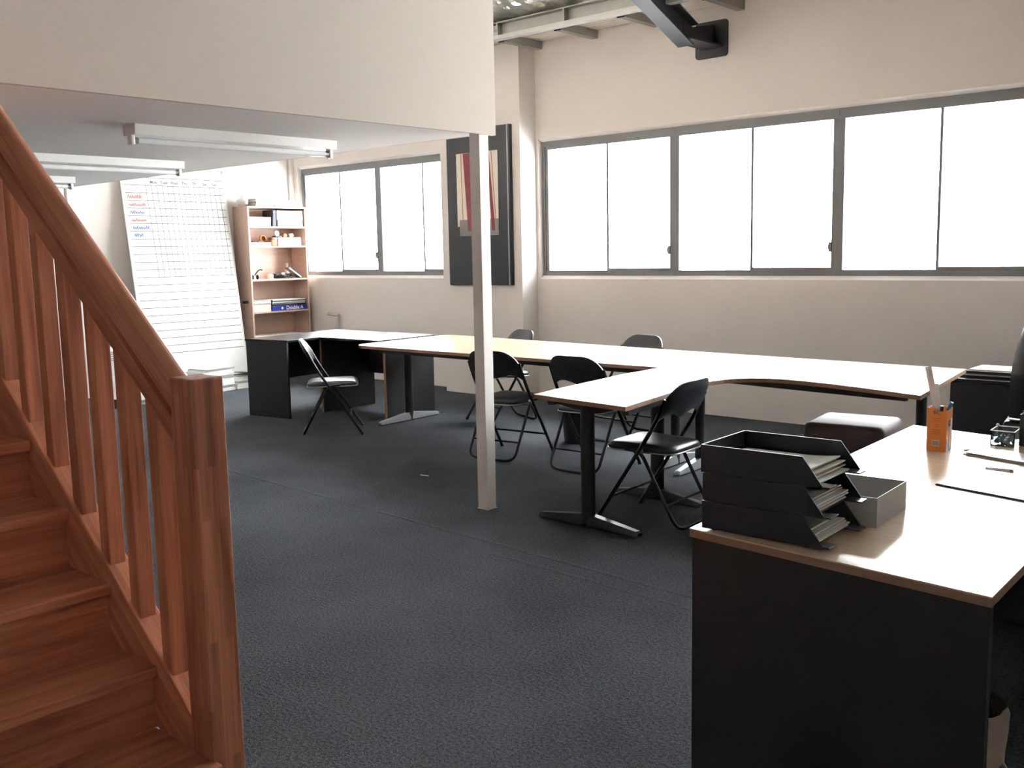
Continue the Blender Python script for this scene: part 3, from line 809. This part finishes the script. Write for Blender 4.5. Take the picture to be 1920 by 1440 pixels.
# waste bin with a plastic liner beside the desk
r = root('waste_bin', 'black waste bin with a plastic liner tucked beside the desk end panel', 'bin', (-.855,2.745,0))
L = lambda g: move(g, -.855, 2.745, 0)
obj('bucket', L(lathe([(.105,.0),(.135,.27),(.130,.272),(.102,.008)],24)), M['black_plastic'], r, smooth=True)
V, F = [], []; na = 28
for i, (rr, z) in enumerate(((.122,.20),(.128,.262),(.136,.285),(.144,.270),(.146,.22),(.142,.15),(.150,.125))):
    for k in range(na):
        j = 1+.03*math.sin(k*5.1+i*1.3)+.025*math.sin(k*2.3+i*2.1)
        V.append((-.855+rr*j*math.cos(2*math.pi*k/na), 2.745+rr*j*math.sin(2*math.pi*k/na), z-(.03*math.sin(k*1.1) if i > 3 else 0)))
for i in range(6):
    for k in range(na): F.append((i*na+k, i*na+(k+1)%na, (i+1)*na+(k+1)%na, (i+1)*na+k))
obj('liner', (V,F), M['bag_film'], r, smooth=True)

# ------------------------------------------------------------------ ottoman, bin under the table, right-hand furniture
r = root('ottoman', 'square brown upholstered ottoman under the curved table', 'ottoman', (-2.60,6.20,0), R_(8))
obj('cushion', box(-.255,.255,-.255,.255,.03,.41), M['ottoman_cloth'], r, bev=.055, smooth=True, seg=4, world=False)
for sx in (-1,1):
    for sy in (-1,1): obj('leg', move(lathe([(.02,0),(.024,.035)],10), sx*.19, sy*.19, 0), M['black_plastic'], r, world=False)
r = root('waste_bin', 'black waste bin under the long table', 'bin', (-4.88,6.22,0))
obj('bucket', lathe([(.105,0),(.135,.30),(.129,.30),(.100,.008)],22), M['black_plastic'], r, smooth=True, world=False)
obj('liner', lathe([(.128,.24),(.131,.302),(.139,.304),(.141,.27)],22), M['black_vinyl'], r, smooth=True, world=False)
obj('rim_label', box(.10,.106,-.03,.03,.24,.26), M['cyan_plastic'], r, world=False)

cb = root('low_cabinet', 'black low cabinet standing past the end of the curved table', 'cabinet', (-1.85,7.2,0))
obj('body', box(-2.26,-1.40,6.98,7.42,0,.60), M['black_plastic'], cb, bev=.006)
obj('top', box(-2.27,-1.39,6.965,7.43,.60,.622), M['black_plastic'], cb, bev=.004)
obj('door', box(-2.25,-1.835,6.962,6.98,.03,.59), M['black_plastic'], cb, bev=.003)
obj('door', box(-1.825,-1.41,6.962,6.98,.03,.59), M['black_plastic'], cb, bev=.003)
for k, (z, dy, mt) in enumerate(((.622,0,'black_plastic'),(.640,.01,'paper'),(.652,-.005,'black_plastic'),(.672,.02,'paper'))):
    th = (.018,.012,.020,.010)[k]
    obj('document_folder', box(-2.22+.02*k,-1.86+.015*k,7.02+dy,7.30+dy,z,z+th), M[mt], label=['black folder at the bottom of the pile on the low cabinet','white papers between two black folders on the low cabinet','black folder near the top of the pile on the low cabinet','white papers on top of the pile on the low cabinet'][k], cat='folder', group='documents on the low cabinet')

def office_chair(x, y, rz):
    r = root('office_chair', 'high-backed black office chair at the desk end by the window wall', 'office chair', (x,y,0), rz)
    K = dict(parent=r, world=False)
    for k in range(5):
        a = 2*math.pi*k/5
        obj('base_arm', tube([(0,0,.09),(.28*math.cos(a),.28*math.sin(a),.065)], [.022,.014], 8), M['black_plastic'], smooth=True, **K)
        obj('caster', xf(tube([(0,-.02,0),(0,.02,0)], .026, 12), Matrix.Translation((.285*math.cos(a),.285*math.sin(a),.026)) @ Matrix.Rotation(a,4,'Z')), M['black_plastic'], smooth=True, **K)
    obj('gas_lift', tube([(0,0,.07),(0,0,.40)], .025, 12), M['black_steel'], smooth=True, **K)
    obj('seat', box(-.24,.24,-.25,.25,.40,.49), M['black_vinyl'], bev=.035, smooth=True, seg=4, **K)
    V, F = [], []; nu, nv = 12, 14
    for s in (0,1):
        for i in range(nu+1):
            u_ = -1+2*i/nu
            for j in range(nv+1):
                v_ = j/nv; z = .50+.60*v_; w_ = .225*(1-.30*v_**3)
                x_ = -.22-.10*v_+.06*(u_*u_)-.02*math.sin(v_*5)
                e = .035*(1-abs(u_)**6)*(1-abs(2*v_-1)**8)+.012
                V.append((x_+(e if s else -e), w_*u_, z-.05*abs(u_)**4*v_))
    n1 = (nu+1)*(nv+1)
    for i in range(nu):
        for j in range(nv):
            a = i*(nv+1)+j; b = a+nv+1
            F += [(a,a+1,b+1,b),(n1+a,n1+b,n1+b+1,n1+a+1)]
    rim = [i*(nv+1) for i in range(nu+1)]+[nu*(nv+1)+j for j in range(1,nv+1)]+[i*(nv+1)+nv for i in range(nu-1,-1,-1)]+[j for j in range(nv-1,0,-1)]
    for k in range(len(rim)):
        a, b = rim[k], rim[(k+1)%len(rim)]; F.append((a,b,n1+b,n1+a))
    obj('backrest', (V,F), M['black_vinyl'], smooth=True, **K)
    obj('back_support', tube(rpath([(-.05,0,.39),(-.26,0,.41),(-.30,0,.62)],.06), .016, 8), M['black_steel'], smooth=True, **K)
office_chair(-1.50, 6.48, R_(100))

# ------------------------------------------------------------------ artwork on the column
r = root('wall_art', 'tall black framed panel with a red and cream striped hanging, on the column', 'artwork', (-7.32,YCOL,1.2))
def at(x, y, ax, v):
    d_ = _r2*((x-960)/FPX) - _u2*((y-720)/FPX) + _f
    k = (v-(0,0,H)[ax])/d_[ax]
    return Vector((0,0,H))+d_*k
ya = YCOL-.045
a0 = at(840,400,1,ya).x; a1 = at(957,400,1,ya).x; zt = at(952,232,1,ya).z; zb = at(962,535,1,ya).z
obj('panel', box(a0,a1,ya,YCOL+.001,zb,zt), M['art_black'], r, bev=.004)
obj('frame_strip', box(a1-.035,a1-.020,ya-.003,ya+.002,zb,zt), M['silver_paint'], r)
h0 = at(857,350,1,ya).x; h1 = at(934,350,1,ya).x; hz1 = at(895,285,1,ya).z; hz0 = at(895,442,1,ya).z
Ws = h1-h0; ys = ya-.004
obj('hanging_cloth', box(h0,h1,ys,ya+.001,hz0+.10,hz1), M['fabric_cream'], r)
obj('cloth_hem', box(h0+.03,h1,ys-.001,ya+.001,hz0,hz0+.17), M['fabric_grey'], r)
hm = hz1-.004; hb = hz0+.05
obj('red_stripe', prism_y([(h0+Ws*.17,hm),(h0+Ws*.33,hm),(h0+Ws*.40,hb),(h0+Ws*.26,hb)], ys-.002, ys+.001), M['maroon'], r)
obj('red_stripe', prism_y([(h0+Ws*.74,hm),(h0+Ws*.80,hm),(h0+Ws*.92,hb),(h0+Ws*.84,hb)], ys-.002, ys+.001), M['maroon'], r)
obj('thread_line', prism_y([(h0+Ws*.11,hm),(h0+Ws*.125,hm),(h0+Ws*.15,hb),(h0+Ws*.135,hb)], ys-.0015, ys+.001), M['orange_brown'], r)
obj('thread_line', prism_y([(h0+Ws*.85,hm),(h0+Ws*.865,hm),(h0+Ws*.955,hb),(h0+Ws*.94,hb)], ys-.0015, ys+.001), M['orange_brown'], r)

# ------------------------------------------------------------------ whiteboard standing on end against the wall
wb0, wb1 = 5.58, 6.915
xb0, xt0, zt0 = -10.52, -10.865, 2.565
ex = Vector((0,1,0)); ey = Vector((xt0-xb0,0,zt0)); WH = ey.length; eyn = ey.normalized(); WN = ex.cross(eyn)
WBM = basis((xb0,wb0,0.004), ex, eyn)       # local: x along the board, y up the board, z out
WW = wb1-wb0
r = root('whiteboard', 'tall whiteboard with a ruled timetable, leaning on the end wall', 'whiteboard', (xb0,(wb0+wb1)/2,0))
TB = lambda g: xf(g, WBM)
obj('board', TB(box(.012,WW-.012,.012,WH-.012,-.018,-.004)), M['board_white'], r)
for g in (box(0,WW,0,.014,-.02,.0), box(0,WW,WH-.014,WH,-.02,.0), box(0,.014,.014,WH-.014,-.02,0), box(WW-.014,WW,.014,WH-.014,-.02,0)):
    obj('frame_strip', TB(g), M['white_gloss'], r, bev=.003)
for cx, cy in ((.0,.0),(WW-.03,0),(0,WH-.03),(WW-.03,WH-.03)):
    obj('corner_cap', TB(box(cx-.002,cx+.032,cy-.002,cy+.032,-.021,.003)), M['grey_plastic'], r, bev=.004)
def line(x0, y0, x1, y1, w=.0065):
    d_ = Vector((x1-x0,y1-y0)); n_ = Vector((-d_.y,d_.x)).normalized()*w/2
    return prism([(x0-n_.x,y0-n_.y),(x1-n_.x,y1-n_.y),(x1+n_.x,y1+n_.y),(x0+n_.x,y0+n_.y)], -.0045, -.0032)
rows = [WH-.12-.088*k for k in range(24)]
for k, y in enumerate(rows): obj('ruled_line', TB(line(.04,y,WW-.03,y-.004)), M['ink_black'], r)
cols = [.30+.068*k for k in range(15)]
for k, x in enumerate(cols): obj('ruled_line', TB(line(x,rows[1],x+.02,rows[13], .0055)), M['ink_black'], r)
def scribble(x, y, w, h, seed):
    rr = random.Random(seed); P = []; n = int(w/.011)
    for i in range(n+1): P.append((x+w*i/n+rr.uniform(-.002,.002), y+(h if i % 2 else 0)*rr.uniform(.5,1)))
    return join(*[line(P[i][0],P[i][1],P[i+1][0],P[i+1][1],.008) for i in range(n)])
for k, wd in enumerate(('Mon','Tues','Wed','Thu','Fri','Sat','Sun')):
    text('day_heading', wd, .048, M['ink_black'], WBM @ Matrix.Translation((.40+.132*k, rows[1]+.036, -.0036)), r, bold=.025)
for k, (mt, w_) in enumerate((('card_grey',.19),('ink_red',.17),('ink_red',.20),('ink_blue',.17),('ink_red',.18),('ink_blue',.20),('ink_blue',.11),('card_grey',.2),('card_grey',.13),('card_grey',.14))):
    obj('handwriting', TB(scribble(.06+.004*k, rows[k+1]-.066, w_, .045, 40+k)), M[mt], r)
obj('handwriting', TB(scribble(WW-.52, rows[0]+.03, .24, .05, 99)), M['card_grey'], r)

# ------------------------------------------------------------------ bookshelf and what stands in it
bx0, bx1, by0, by1, bz = -10.885, -10.565, 7.03, 7.895, 2.14
bs_ = root('bookshelf', 'tall open beech bookshelf in the corner by the window', 'bookshelf', ((bx0+bx1)/2,(by0+by1)/2,0))
sb = M['shelf_board']
obj('side_panel', box(bx0,bx1,by0,by0+.02,0,bz-.02), sb, bs_, bev=.001)
obj('side_panel', box(bx0,bx1,by1-.02,by1,0,bz-.02), sb, bs_, bev=.001)
obj('top_board', box(bx0,bx1+.004,by0-.002,by1+.002,bz-.02,bz), sb, bs_, bev=.001)
obj('back_panel', box(bx0,bx0+.006,by0+.02,by1-.02,.03,bz-.02), sb, bs_)
SHZ = [.08,.45,.845,1.245,1.655,1.895]
for z in SHZ: obj('shelf', box(bx0+.006,bx1-.004,by0+.02,by1-.02,z-.02,z), sb, bs_, bev=.001)
obj('side_clip', join(box(bx0+.19,bx0+.24,by0-.05,by0+.001,.955,.985)), M['black_plastic'], bs_)
obj('kick_board', box(bx1-.03,bx1-.012,by0+.02,by1-.02,0,.06), sb, bs_)
FX = bx1-.02      # front line for things on the shelves
def pile(name, lab, cat, y0, y1, z, hs, mats, dep=.22, jit=.006, group=None, x1=None):
    x1 = FX if x1 is None else x1
    r = root(name, lab, cat, (x1-dep/2,(y0+y1)/2,z), group=group)
    for k, h in enumerate(hs):
        a, b = random.uniform(-jit,jit), random.uniform(-jit,jit)
        obj('ream' if cat == 'papers' else 'layer', box(x1-dep+a, x1+a, y0+b, y1+b, z, z+h), M[mats[k % len(mats)]], r, bev=.002); z += h
    return r
S = lambda k: SHZ[k]
# shelf below the top
pile('paper_stack', 'stack of white papers on the left of the upper bookshelf shelf', 'papers', 7.06, 7.37, S(5), (.03,.028,.022,.035), ['paper'])
g = prism_y([(0,0),(.235,0),(.235,.205),(0,.205)], 0, .055)
o = root('ring_binder', 'black ring binder leaning against the white boxes', 'binder', (FX-.2,7.42,S(5)))
obj('cover', xf(box(-.22,0,0,.05,0,.20), Matrix.Translation((FX-.01,7.4065,S(5)+.0033)) @ Matrix.Rotation(R_(-4),4,'X')), M['black_plastic'], o, bev=.003)
obj('spine_label', xf(box(.0,.002,.012,.038,.09,.16), Matrix.Translation((FX-.01,7.4065,S(5)+.0033)) @ Matrix.Rotation(R_(-4),4,'X')), M['navy'], o)
pile('storage_box', 'large white box on the right of the upper bookshelf shelf, lower one', 'box', 7.485, 7.855, S(5), (.085,), ['paper'], .24, .001)
pile('storage_box', 'white box stacked on the other white box on the upper bookshelf shelf', 'box', 7.47, 7.86, S(5)+.085, (.012,.10), ['paper','label_white'], .24, .001)
# second shelf
pile('flat_carton', 'flat white carton lying on the second bookshelf shelf', 'box', 7.075, 7.36, S(4), (.045,), ['paper'], .22, .001)
for yy, l, lb in ((7.10,.05,'shorter black marker lying on the flat white carton'),(7.19,.09,'longer black marker lying on the flat white carton')):
    obj('marker_pen', tube([(FX-.02,yy,S(4)+.053),(FX-.05,yy+l,S(4)+.053)], .008, 8), M['black_plastic'], smooth=True, label=lb, cat='pen', group='markers on the carton')
r = root('tape_roll', 'brown tape roll standing behind the flat white carton', 'tape', (FX-.10,7.335,S(4)+.045))
obj('roll', xf(join(lathe([(.030,-.015),(.048,-.015),(.048,.015),(.030,.015),(.030,-.015)],18)), Matrix.Translation((FX-.13,7.335,S(4)+.093)) @ Matrix.Rotation(R_(80),4,'Y')), M['orange_brown'], r)
r = root('orange_pouch', 'small orange-brown pouch beside the grey-fronted carton', 'pouch', (FX-.04,7.42,S(4)))
obj('body', box(FX-.08,FX,7.375,7.455,S(4),S(4)+.105), M['orange_brown'], r, bev=.02, smooth=True)
obj('flap', box(FX-.075,FX+.004,7.372,7.458,S(4)+.07,S(4)+.108), M['brown_wood'], r, bev=.015, smooth=True)
r = root('stationery_carton', 'white carton with a grey front on the second bookshelf shelf', 'box', (FX-.12,7.65,S(4)))
obj('carton', box(FX-.23,FX,7.47,7.815,S(4),S(4)+.105), M['paper'], r, bev=.002)
obj('front_band', box(FX-.001,FX+.002,7.475,7.81,S(4)+.028,S(4)+.085), M['card_grey'], r)
zc = S(4)+.105
r = root('sticky_tape_dispenser', 'black and white tape dispenser on the stationery carton', 'dispenser', (FX-.1,7.52,zc))
obj('base', box(FX-.14,FX-.06,7.475,7.575,zc,zc+.022), M['black_plastic'], r, bev=.006)
obj('reel', xf(lathe([(.012,-.012),(.034,-.012),(.034,.012),(.012,.012)],16), Matrix.Translation((FX-.10,7.52,zc+.05)) @ Matrix.Rotation(R_(80),4,'Y')), M['label_white'], r, smooth=True)
r = root('small_pouch', 'small tan pouch on the stationery carton', 'pouch', (FX-.09,7.62,zc))
obj('body', box(FX-.12,FX-.05,7.59,7.65,zc,zc+.045), M['orange_brown'], r, bev=.015, smooth=True)
obj('tie', box(FX-.11,FX-.06,7.605,7.635,zc+.042,zc+.052), M['brown_wood'], r)
r = root('white_cup', 'small white cup on the stationery carton', 'cup', (FX-.08,7.72,zc))
obj('body', move(lathe([(.020,0),(.027,.05),(.024,.05),(.018,.005)],16), FX-.08, 7.72, zc), M['label_white'], r, smooth=True)
obj('handle', tube([(FX-.08,7.745,zc+.04),(FX-.08,7.762,zc+.035),(FX-.08,7.762,zc+.018),(FX-.08,7.743,zc+.012)], .004, 6), M['label_white'], r, smooth=True)
# third shelf
r = root('headphones', 'black and white headset on the third bookshelf shelf', 'headphones', (FX-.08,7.20,S(3)))
arc = [(FX-.09,7.20+.085*math.cos(a), S(3)+.030+.085*math.sin(a)) for a in [math.pi*k/12 for k in range(13)]]
arc = [(FX-.09, 7.145+.0+.13*(k/12), S(3)+.03+.09*math.sin(math.pi*.62*k/12)) for k in range(13)]
obj('band', tube(arc, .009, 8), M['charcoal'], r, smooth=True)
for y in (7.135,7.205):
    obj('ear_cup', xf(lathe([(.012,-.018),(.030,-.012),(.030,.012),(.012,.018)],14), Matrix.Translation((FX-.085,y,S(3)+.030)) @ Matrix.Rotation(R_(90),4,'X')), M['black_plastic'], r, smooth=True)
    obj('ear_ring', xf(lathe([(.031,-.005),(.031,.005)],14), Matrix.Translation((FX-.085,y,S(3)+.030)) @ Matrix.Rotation(R_(90),4,'X')), M['label_white'], r, smooth=True)
r = root('cable_tangle', 'tangle of black cables on the third bookshelf shelf', 'cables', (FX-.1,7.58,S(3)))
for c in range(5):
    rr = random.Random(c+3); P = []
    for k in range(26):
        a = k*.62+c; P.append((FX-.09+.05*math.sin(a*1.3+c), 7.56+.10*math.cos(a)+.02*c-.04, S(3)+.008+.05*abs(math.sin(a*.71+c))))
    obj('cable', tube(P, .0065, 6), M['black_plastic'] if c % 2 else M['charcoal'], r, smooth=True)
obj('plug', box(FX-.06,FX-.02,7.52,7.56,S(3)+.05,S(3)+.075), M['label_white'], r, bev=.004)
r = root('power_adapter', 'flesh-coloured adapter beside the black cables', 'adapter', (FX-.05,7.37,S(3)))
obj('case', box(FX-.09,FX-.03,7.335,7.395,S(3),S(3)+.06), M['cream_card'], r, bev=.012, smooth=True)
obj('pin', box(FX-.03,FX-.018,7.355,7.375,S(3)+.02,S(3)+.035), M['silver_paint'], r)
r = root('router_box', 'grey slab leaning across the cable tangle', 'device', (FX-.09,7.70,S(3)))
Q = Matrix.Translation((FX-.10,7.80,S(3)+.002)) @ Matrix.Rotation(R_(-34),4,'X')
obj('case', xf(box(0,.09,-.22,.0,0,.022), Q), M['grey_plastic'], r, bev=.004)
obj('edge_band', xf(box(.085,.0915,-.215,-.005,.004,.012), Q), M['label_white'], r)
r = root('small_bottle', 'small pinkish bottle at the back of the third bookshelf shelf', 'bottle', (FX-.19,7.72,S(3)))
obj('body', move(lathe([(.030,0),(.032,.11),(.016,.14),(.014,.17)],16), FX-.19, 7.72, S(3)), M['pink_white'], r, smooth=True)
obj('lid', move(lathe([(.018,.168),(.018,.19)],14), FX-.19, 7.72, S(3)), M['cream_card'], r, smooth=True)
# fourth shelf
pile('carton_box', 'cream carton on the left of the fourth bookshelf shelf', 'box', 7.065, 7.315, S(2), (.088,), ['cream_card'], .24, .001)
pile('paper_stack', 'loose papers on the cream carton of the fourth bookshelf shelf', 'papers', 7.07, 7.31, S(2)+.088, (.018,.022,.014), ['paper_grey','paper'], .22)
r = root('paper_ream', 'blue wrapped ream of copy paper with white lettering on the bookshelf', 'paper ream', (FX-.12,7.58,S(2)))
obj('wrapper', box(FX-.23,FX+.012,7.325,7.855,S(2),S(2)+.062), M['blue_wrap'], r, bev=.004)
text('lettering', 'Double A', .066, M['label_white'], basis((FX+.0125,7.665,S(2)+.031), (0,1,0), (0,0,1)), r, bold=.03)
obj('emblem', xf(lathe([(.016,0),(.016,.001)],16), Matrix.Translation((FX+.012,7.475,S(2)+.032)) @ Matrix.Rotation(R_(90),4,'Y')), M['label_white'], r)
pile('magazine_stack', 'dark magazines piled on the blue paper ream', 'magazines', 7.345, 7.845, S(2)+.062, (.020,.012,.022,.010,.014), ['charcoal','paper','paper_grey','charcoal','paper'], .22, .010)
# bottom visible shelf
pile('paper_stack', 'heap of tan papers on the shelf just above desk height', 'papers', 7.08, 7.80, S(1), (.03,.02,.025,.02), ['paper_warm','paper'], .25, .015)
# on top
pile('paper_stack', 'thick stack of grey-edged papers on top of the bookshelf', 'papers', 7.17, 7.43, bz, (.02,.018,.02,.018,.016), ['paper_grey','paper'], .23, .016)
pile('paper_stack', 'white papers spread on top of the bookshelf near the window', 'papers', 7.46, 7.80, bz, (.02,.022,.016,.02), ['paper'], .24, .008)
r = root('plastic_bag', 'crumpled white bag on the top corner of the bookshelf', 'bag', (FX-.18,7.1,bz))
V, F = [], []; n = 14
for i in range(7):
    a = math.pi*i/6
    for k in range(n):
        q = 2*math.pi*k/n; j = 1+.10*math.sin(3*q+i)+.06*math.sin(7*q+2*i)
        V.append((FX-.17+.11*j*math.sin(a)*math.cos(q), 7.095+.056*j*math.sin(a)*math.sin(q), bz+.058-.058*math.cos(a)))
for i in range(6):
    for k in range(n): F.append((i*n+k, i*n+(k+1)%n, (i+1)*n+(k+1)%n, (i+1)*n+k))
obj('body', (V,F), M['label_white'], r, smooth=True)
obj('knot', tube([(FX-.17,7.095,bz+.112),(FX-.165,7.09,bz+.128)], [.012,.018], 8), M['label_white'], r, smooth=True)

# ------------------------------------------------------------------ piles on the floor by the whiteboard
def fpile(lab, x, y, rz, sx, sy, hs, mats, group='magazine piles by the whiteboard', z0=0.0):
    r = root('magazine_pile', lab, 'magazines', (x,y,z0), rz, group); z = z0
    rr = random.Random(lab)
    for k, h in enumerate(hs):
        a, b = rr.uniform(-.018,.018), rr.uniform(-.018,.018)
        g = xf(box(-sx/2+a,sx/2+a,-sy/2+b,sy/2+b,z-z0,z-z0+h), Matrix.Rotation(rr.uniform(-.06,.06),4,'Z'))
        obj('magazine', g, M[mats[k % len(mats)]], r, bev=.0015, world=False); z += h
    return z
fpile('tall pile of white magazines with a dark one on top, beside the newel post', -10.20, 6.18, R_(8), .30, .42, (.03,.035,.03,.03,.028,.03,.025,.03,.02,.014), ['paper','paper_grey','paper','paper'])
fpile('low pile of white papers against the whiteboard foot', -10.24, 6.62, R_(4), .30, .34, (.03,.03,.028,.03,.02), ['paper','label_white','paper_grey'])
r = root('document_folder', 'open dark folder lying on the low pile of white papers', 'folder', (-10.22,6.67,.142), R_(12))
obj('cover', xf(box(-.15,.15,-.20,.20,0,.006), Matrix.Rotation(R_(-7),4,'X') @ Matrix.Translation((0,0,.02))), M['charcoal'], r, world=False)
obj('inner_sheet', box(-.13,.14,-.15,.16,-.002,.004), M['paper'], r, world=False)
fpile('small pile of papers next to the corner desk end', -10.10, 6.99, R_(-6), .24, .22, (.03,.03,.02,.02,.012), ['paper','paper_grey','paper'])
zt_ = fpile('stack of paper bundles on the floor behind the last balusters', -10.02, 5.22, R_(3), .30, .30, (.05,.05,.045,.05,.05,.04), ['paper','paper','label_white'])
obj('lavender_box', xf(box(-.13,.13,-.13,.13,0,.12), Matrix.Translation((-10.02,5.22,zt_)) @ Matrix.Rotation(.1,4,'Z')), M['lavender'], label='lavender box on the stack of paper bundles', cat='box', bev=.004)

# white appliance and dark rack seen between the balusters
r = root('air_cooler', 'white appliance with a louvred top on a dark base', 'appliance', (-9.95,4.86,0))
obj('body', box(-10.1,-9.80,4.70,5.00,.10,.62), M['white_enamel'], r, bev=.015)
obj('base', box(-10.08,-9.82,4.72,4.98,0,.10), M['black_plastic'], r, bev=.01)
for k in range(5): obj('louvre', box(-9.802,-9.79,4.72,4.98,.50+.022*k,.508+.022*k), M['grey_plastic'], r)
rk = root('storage_rack', 'dark open storage rack with pale shelf edges behind the balusters', 'rack', (-9.75,3.98,0))
for x in (-9.92,-9.56):
    for y in (3.62,4.12):
        obj('upright', box(x-.015,x+.015,y-.015,y+.015,0,1.24), M['black_steel'], rk)
obj('back_sheet', box(-9.93,-9.92,3.62,4.12,.05,1.22), M['black_paint'], rk)
for z in (.10,.36,.62,.88,1.16):
    s_ = obj('shelf', box(-9.93,-9.55,3.61,4.13,z-.012,z), M['black_paint'], rk)
    obj('shelf_edge', box(-9.552,-9.545,3.61,4.13,z-.010,z), M['label_white'], s_)
for k, z in enumerate((.10,.36,.62,.88)):
    obj('archive_box', box(-9.90,-9.58,3.66,4.08,z,z+.22), M['charcoal'], label='black archive box on the dark rack, %s shelf' % ('lowest','second','third','highest')[k], cat='box', bev=.006, group='archive boxes in the rack')
r = root('mug', 'white mug on top of the dark rack', 'mug', (-9.68,4.05,1.16))
obj('body', move(lathe([(.034,0),(.038,.095),(.034,.095),(.031,.006)],18), -9.68, 4.05, 1.16), M['label_white'], r, smooth=True)
obj('handle', tube([(-9.645,4.05,1.235),(-9.618,4.05,1.225),(-9.618,4.05,1.195),(-9.645,4.05,1.185)], .006, 6), M['label_white'], r, smooth=True)

# bent metal stand behind the corner desk
r = root('display_stand', 'bent grey metal stand against the wall behind the corner desk', 'stand', (-10.03,7.86,0))
obj('pole', tube([(-10.03,7.86,.012),(-10.02,7.90,.58),(-10.01,7.91,.775)], .018, 8), M['card_grey'], r, smooth=True)
obj('arm', tube([(-10.01,7.91,.775),(-10.20,7.90,.785)], .018, 8), M['card_grey'], r, smooth=True)
obj('base', box(-10.12,-9.94,7.78,7.94,0,.012), M['card_grey'], r, bev=.003)
obj('paper_scrap', prism([(-5.02,4.62),(-4.95,4.63),(-4.95,4.64),(-5.02,4.632)], 0, .002), M['paper'], label='tiny white paper scrap on the carpet behind the corner post', cat='scrap')
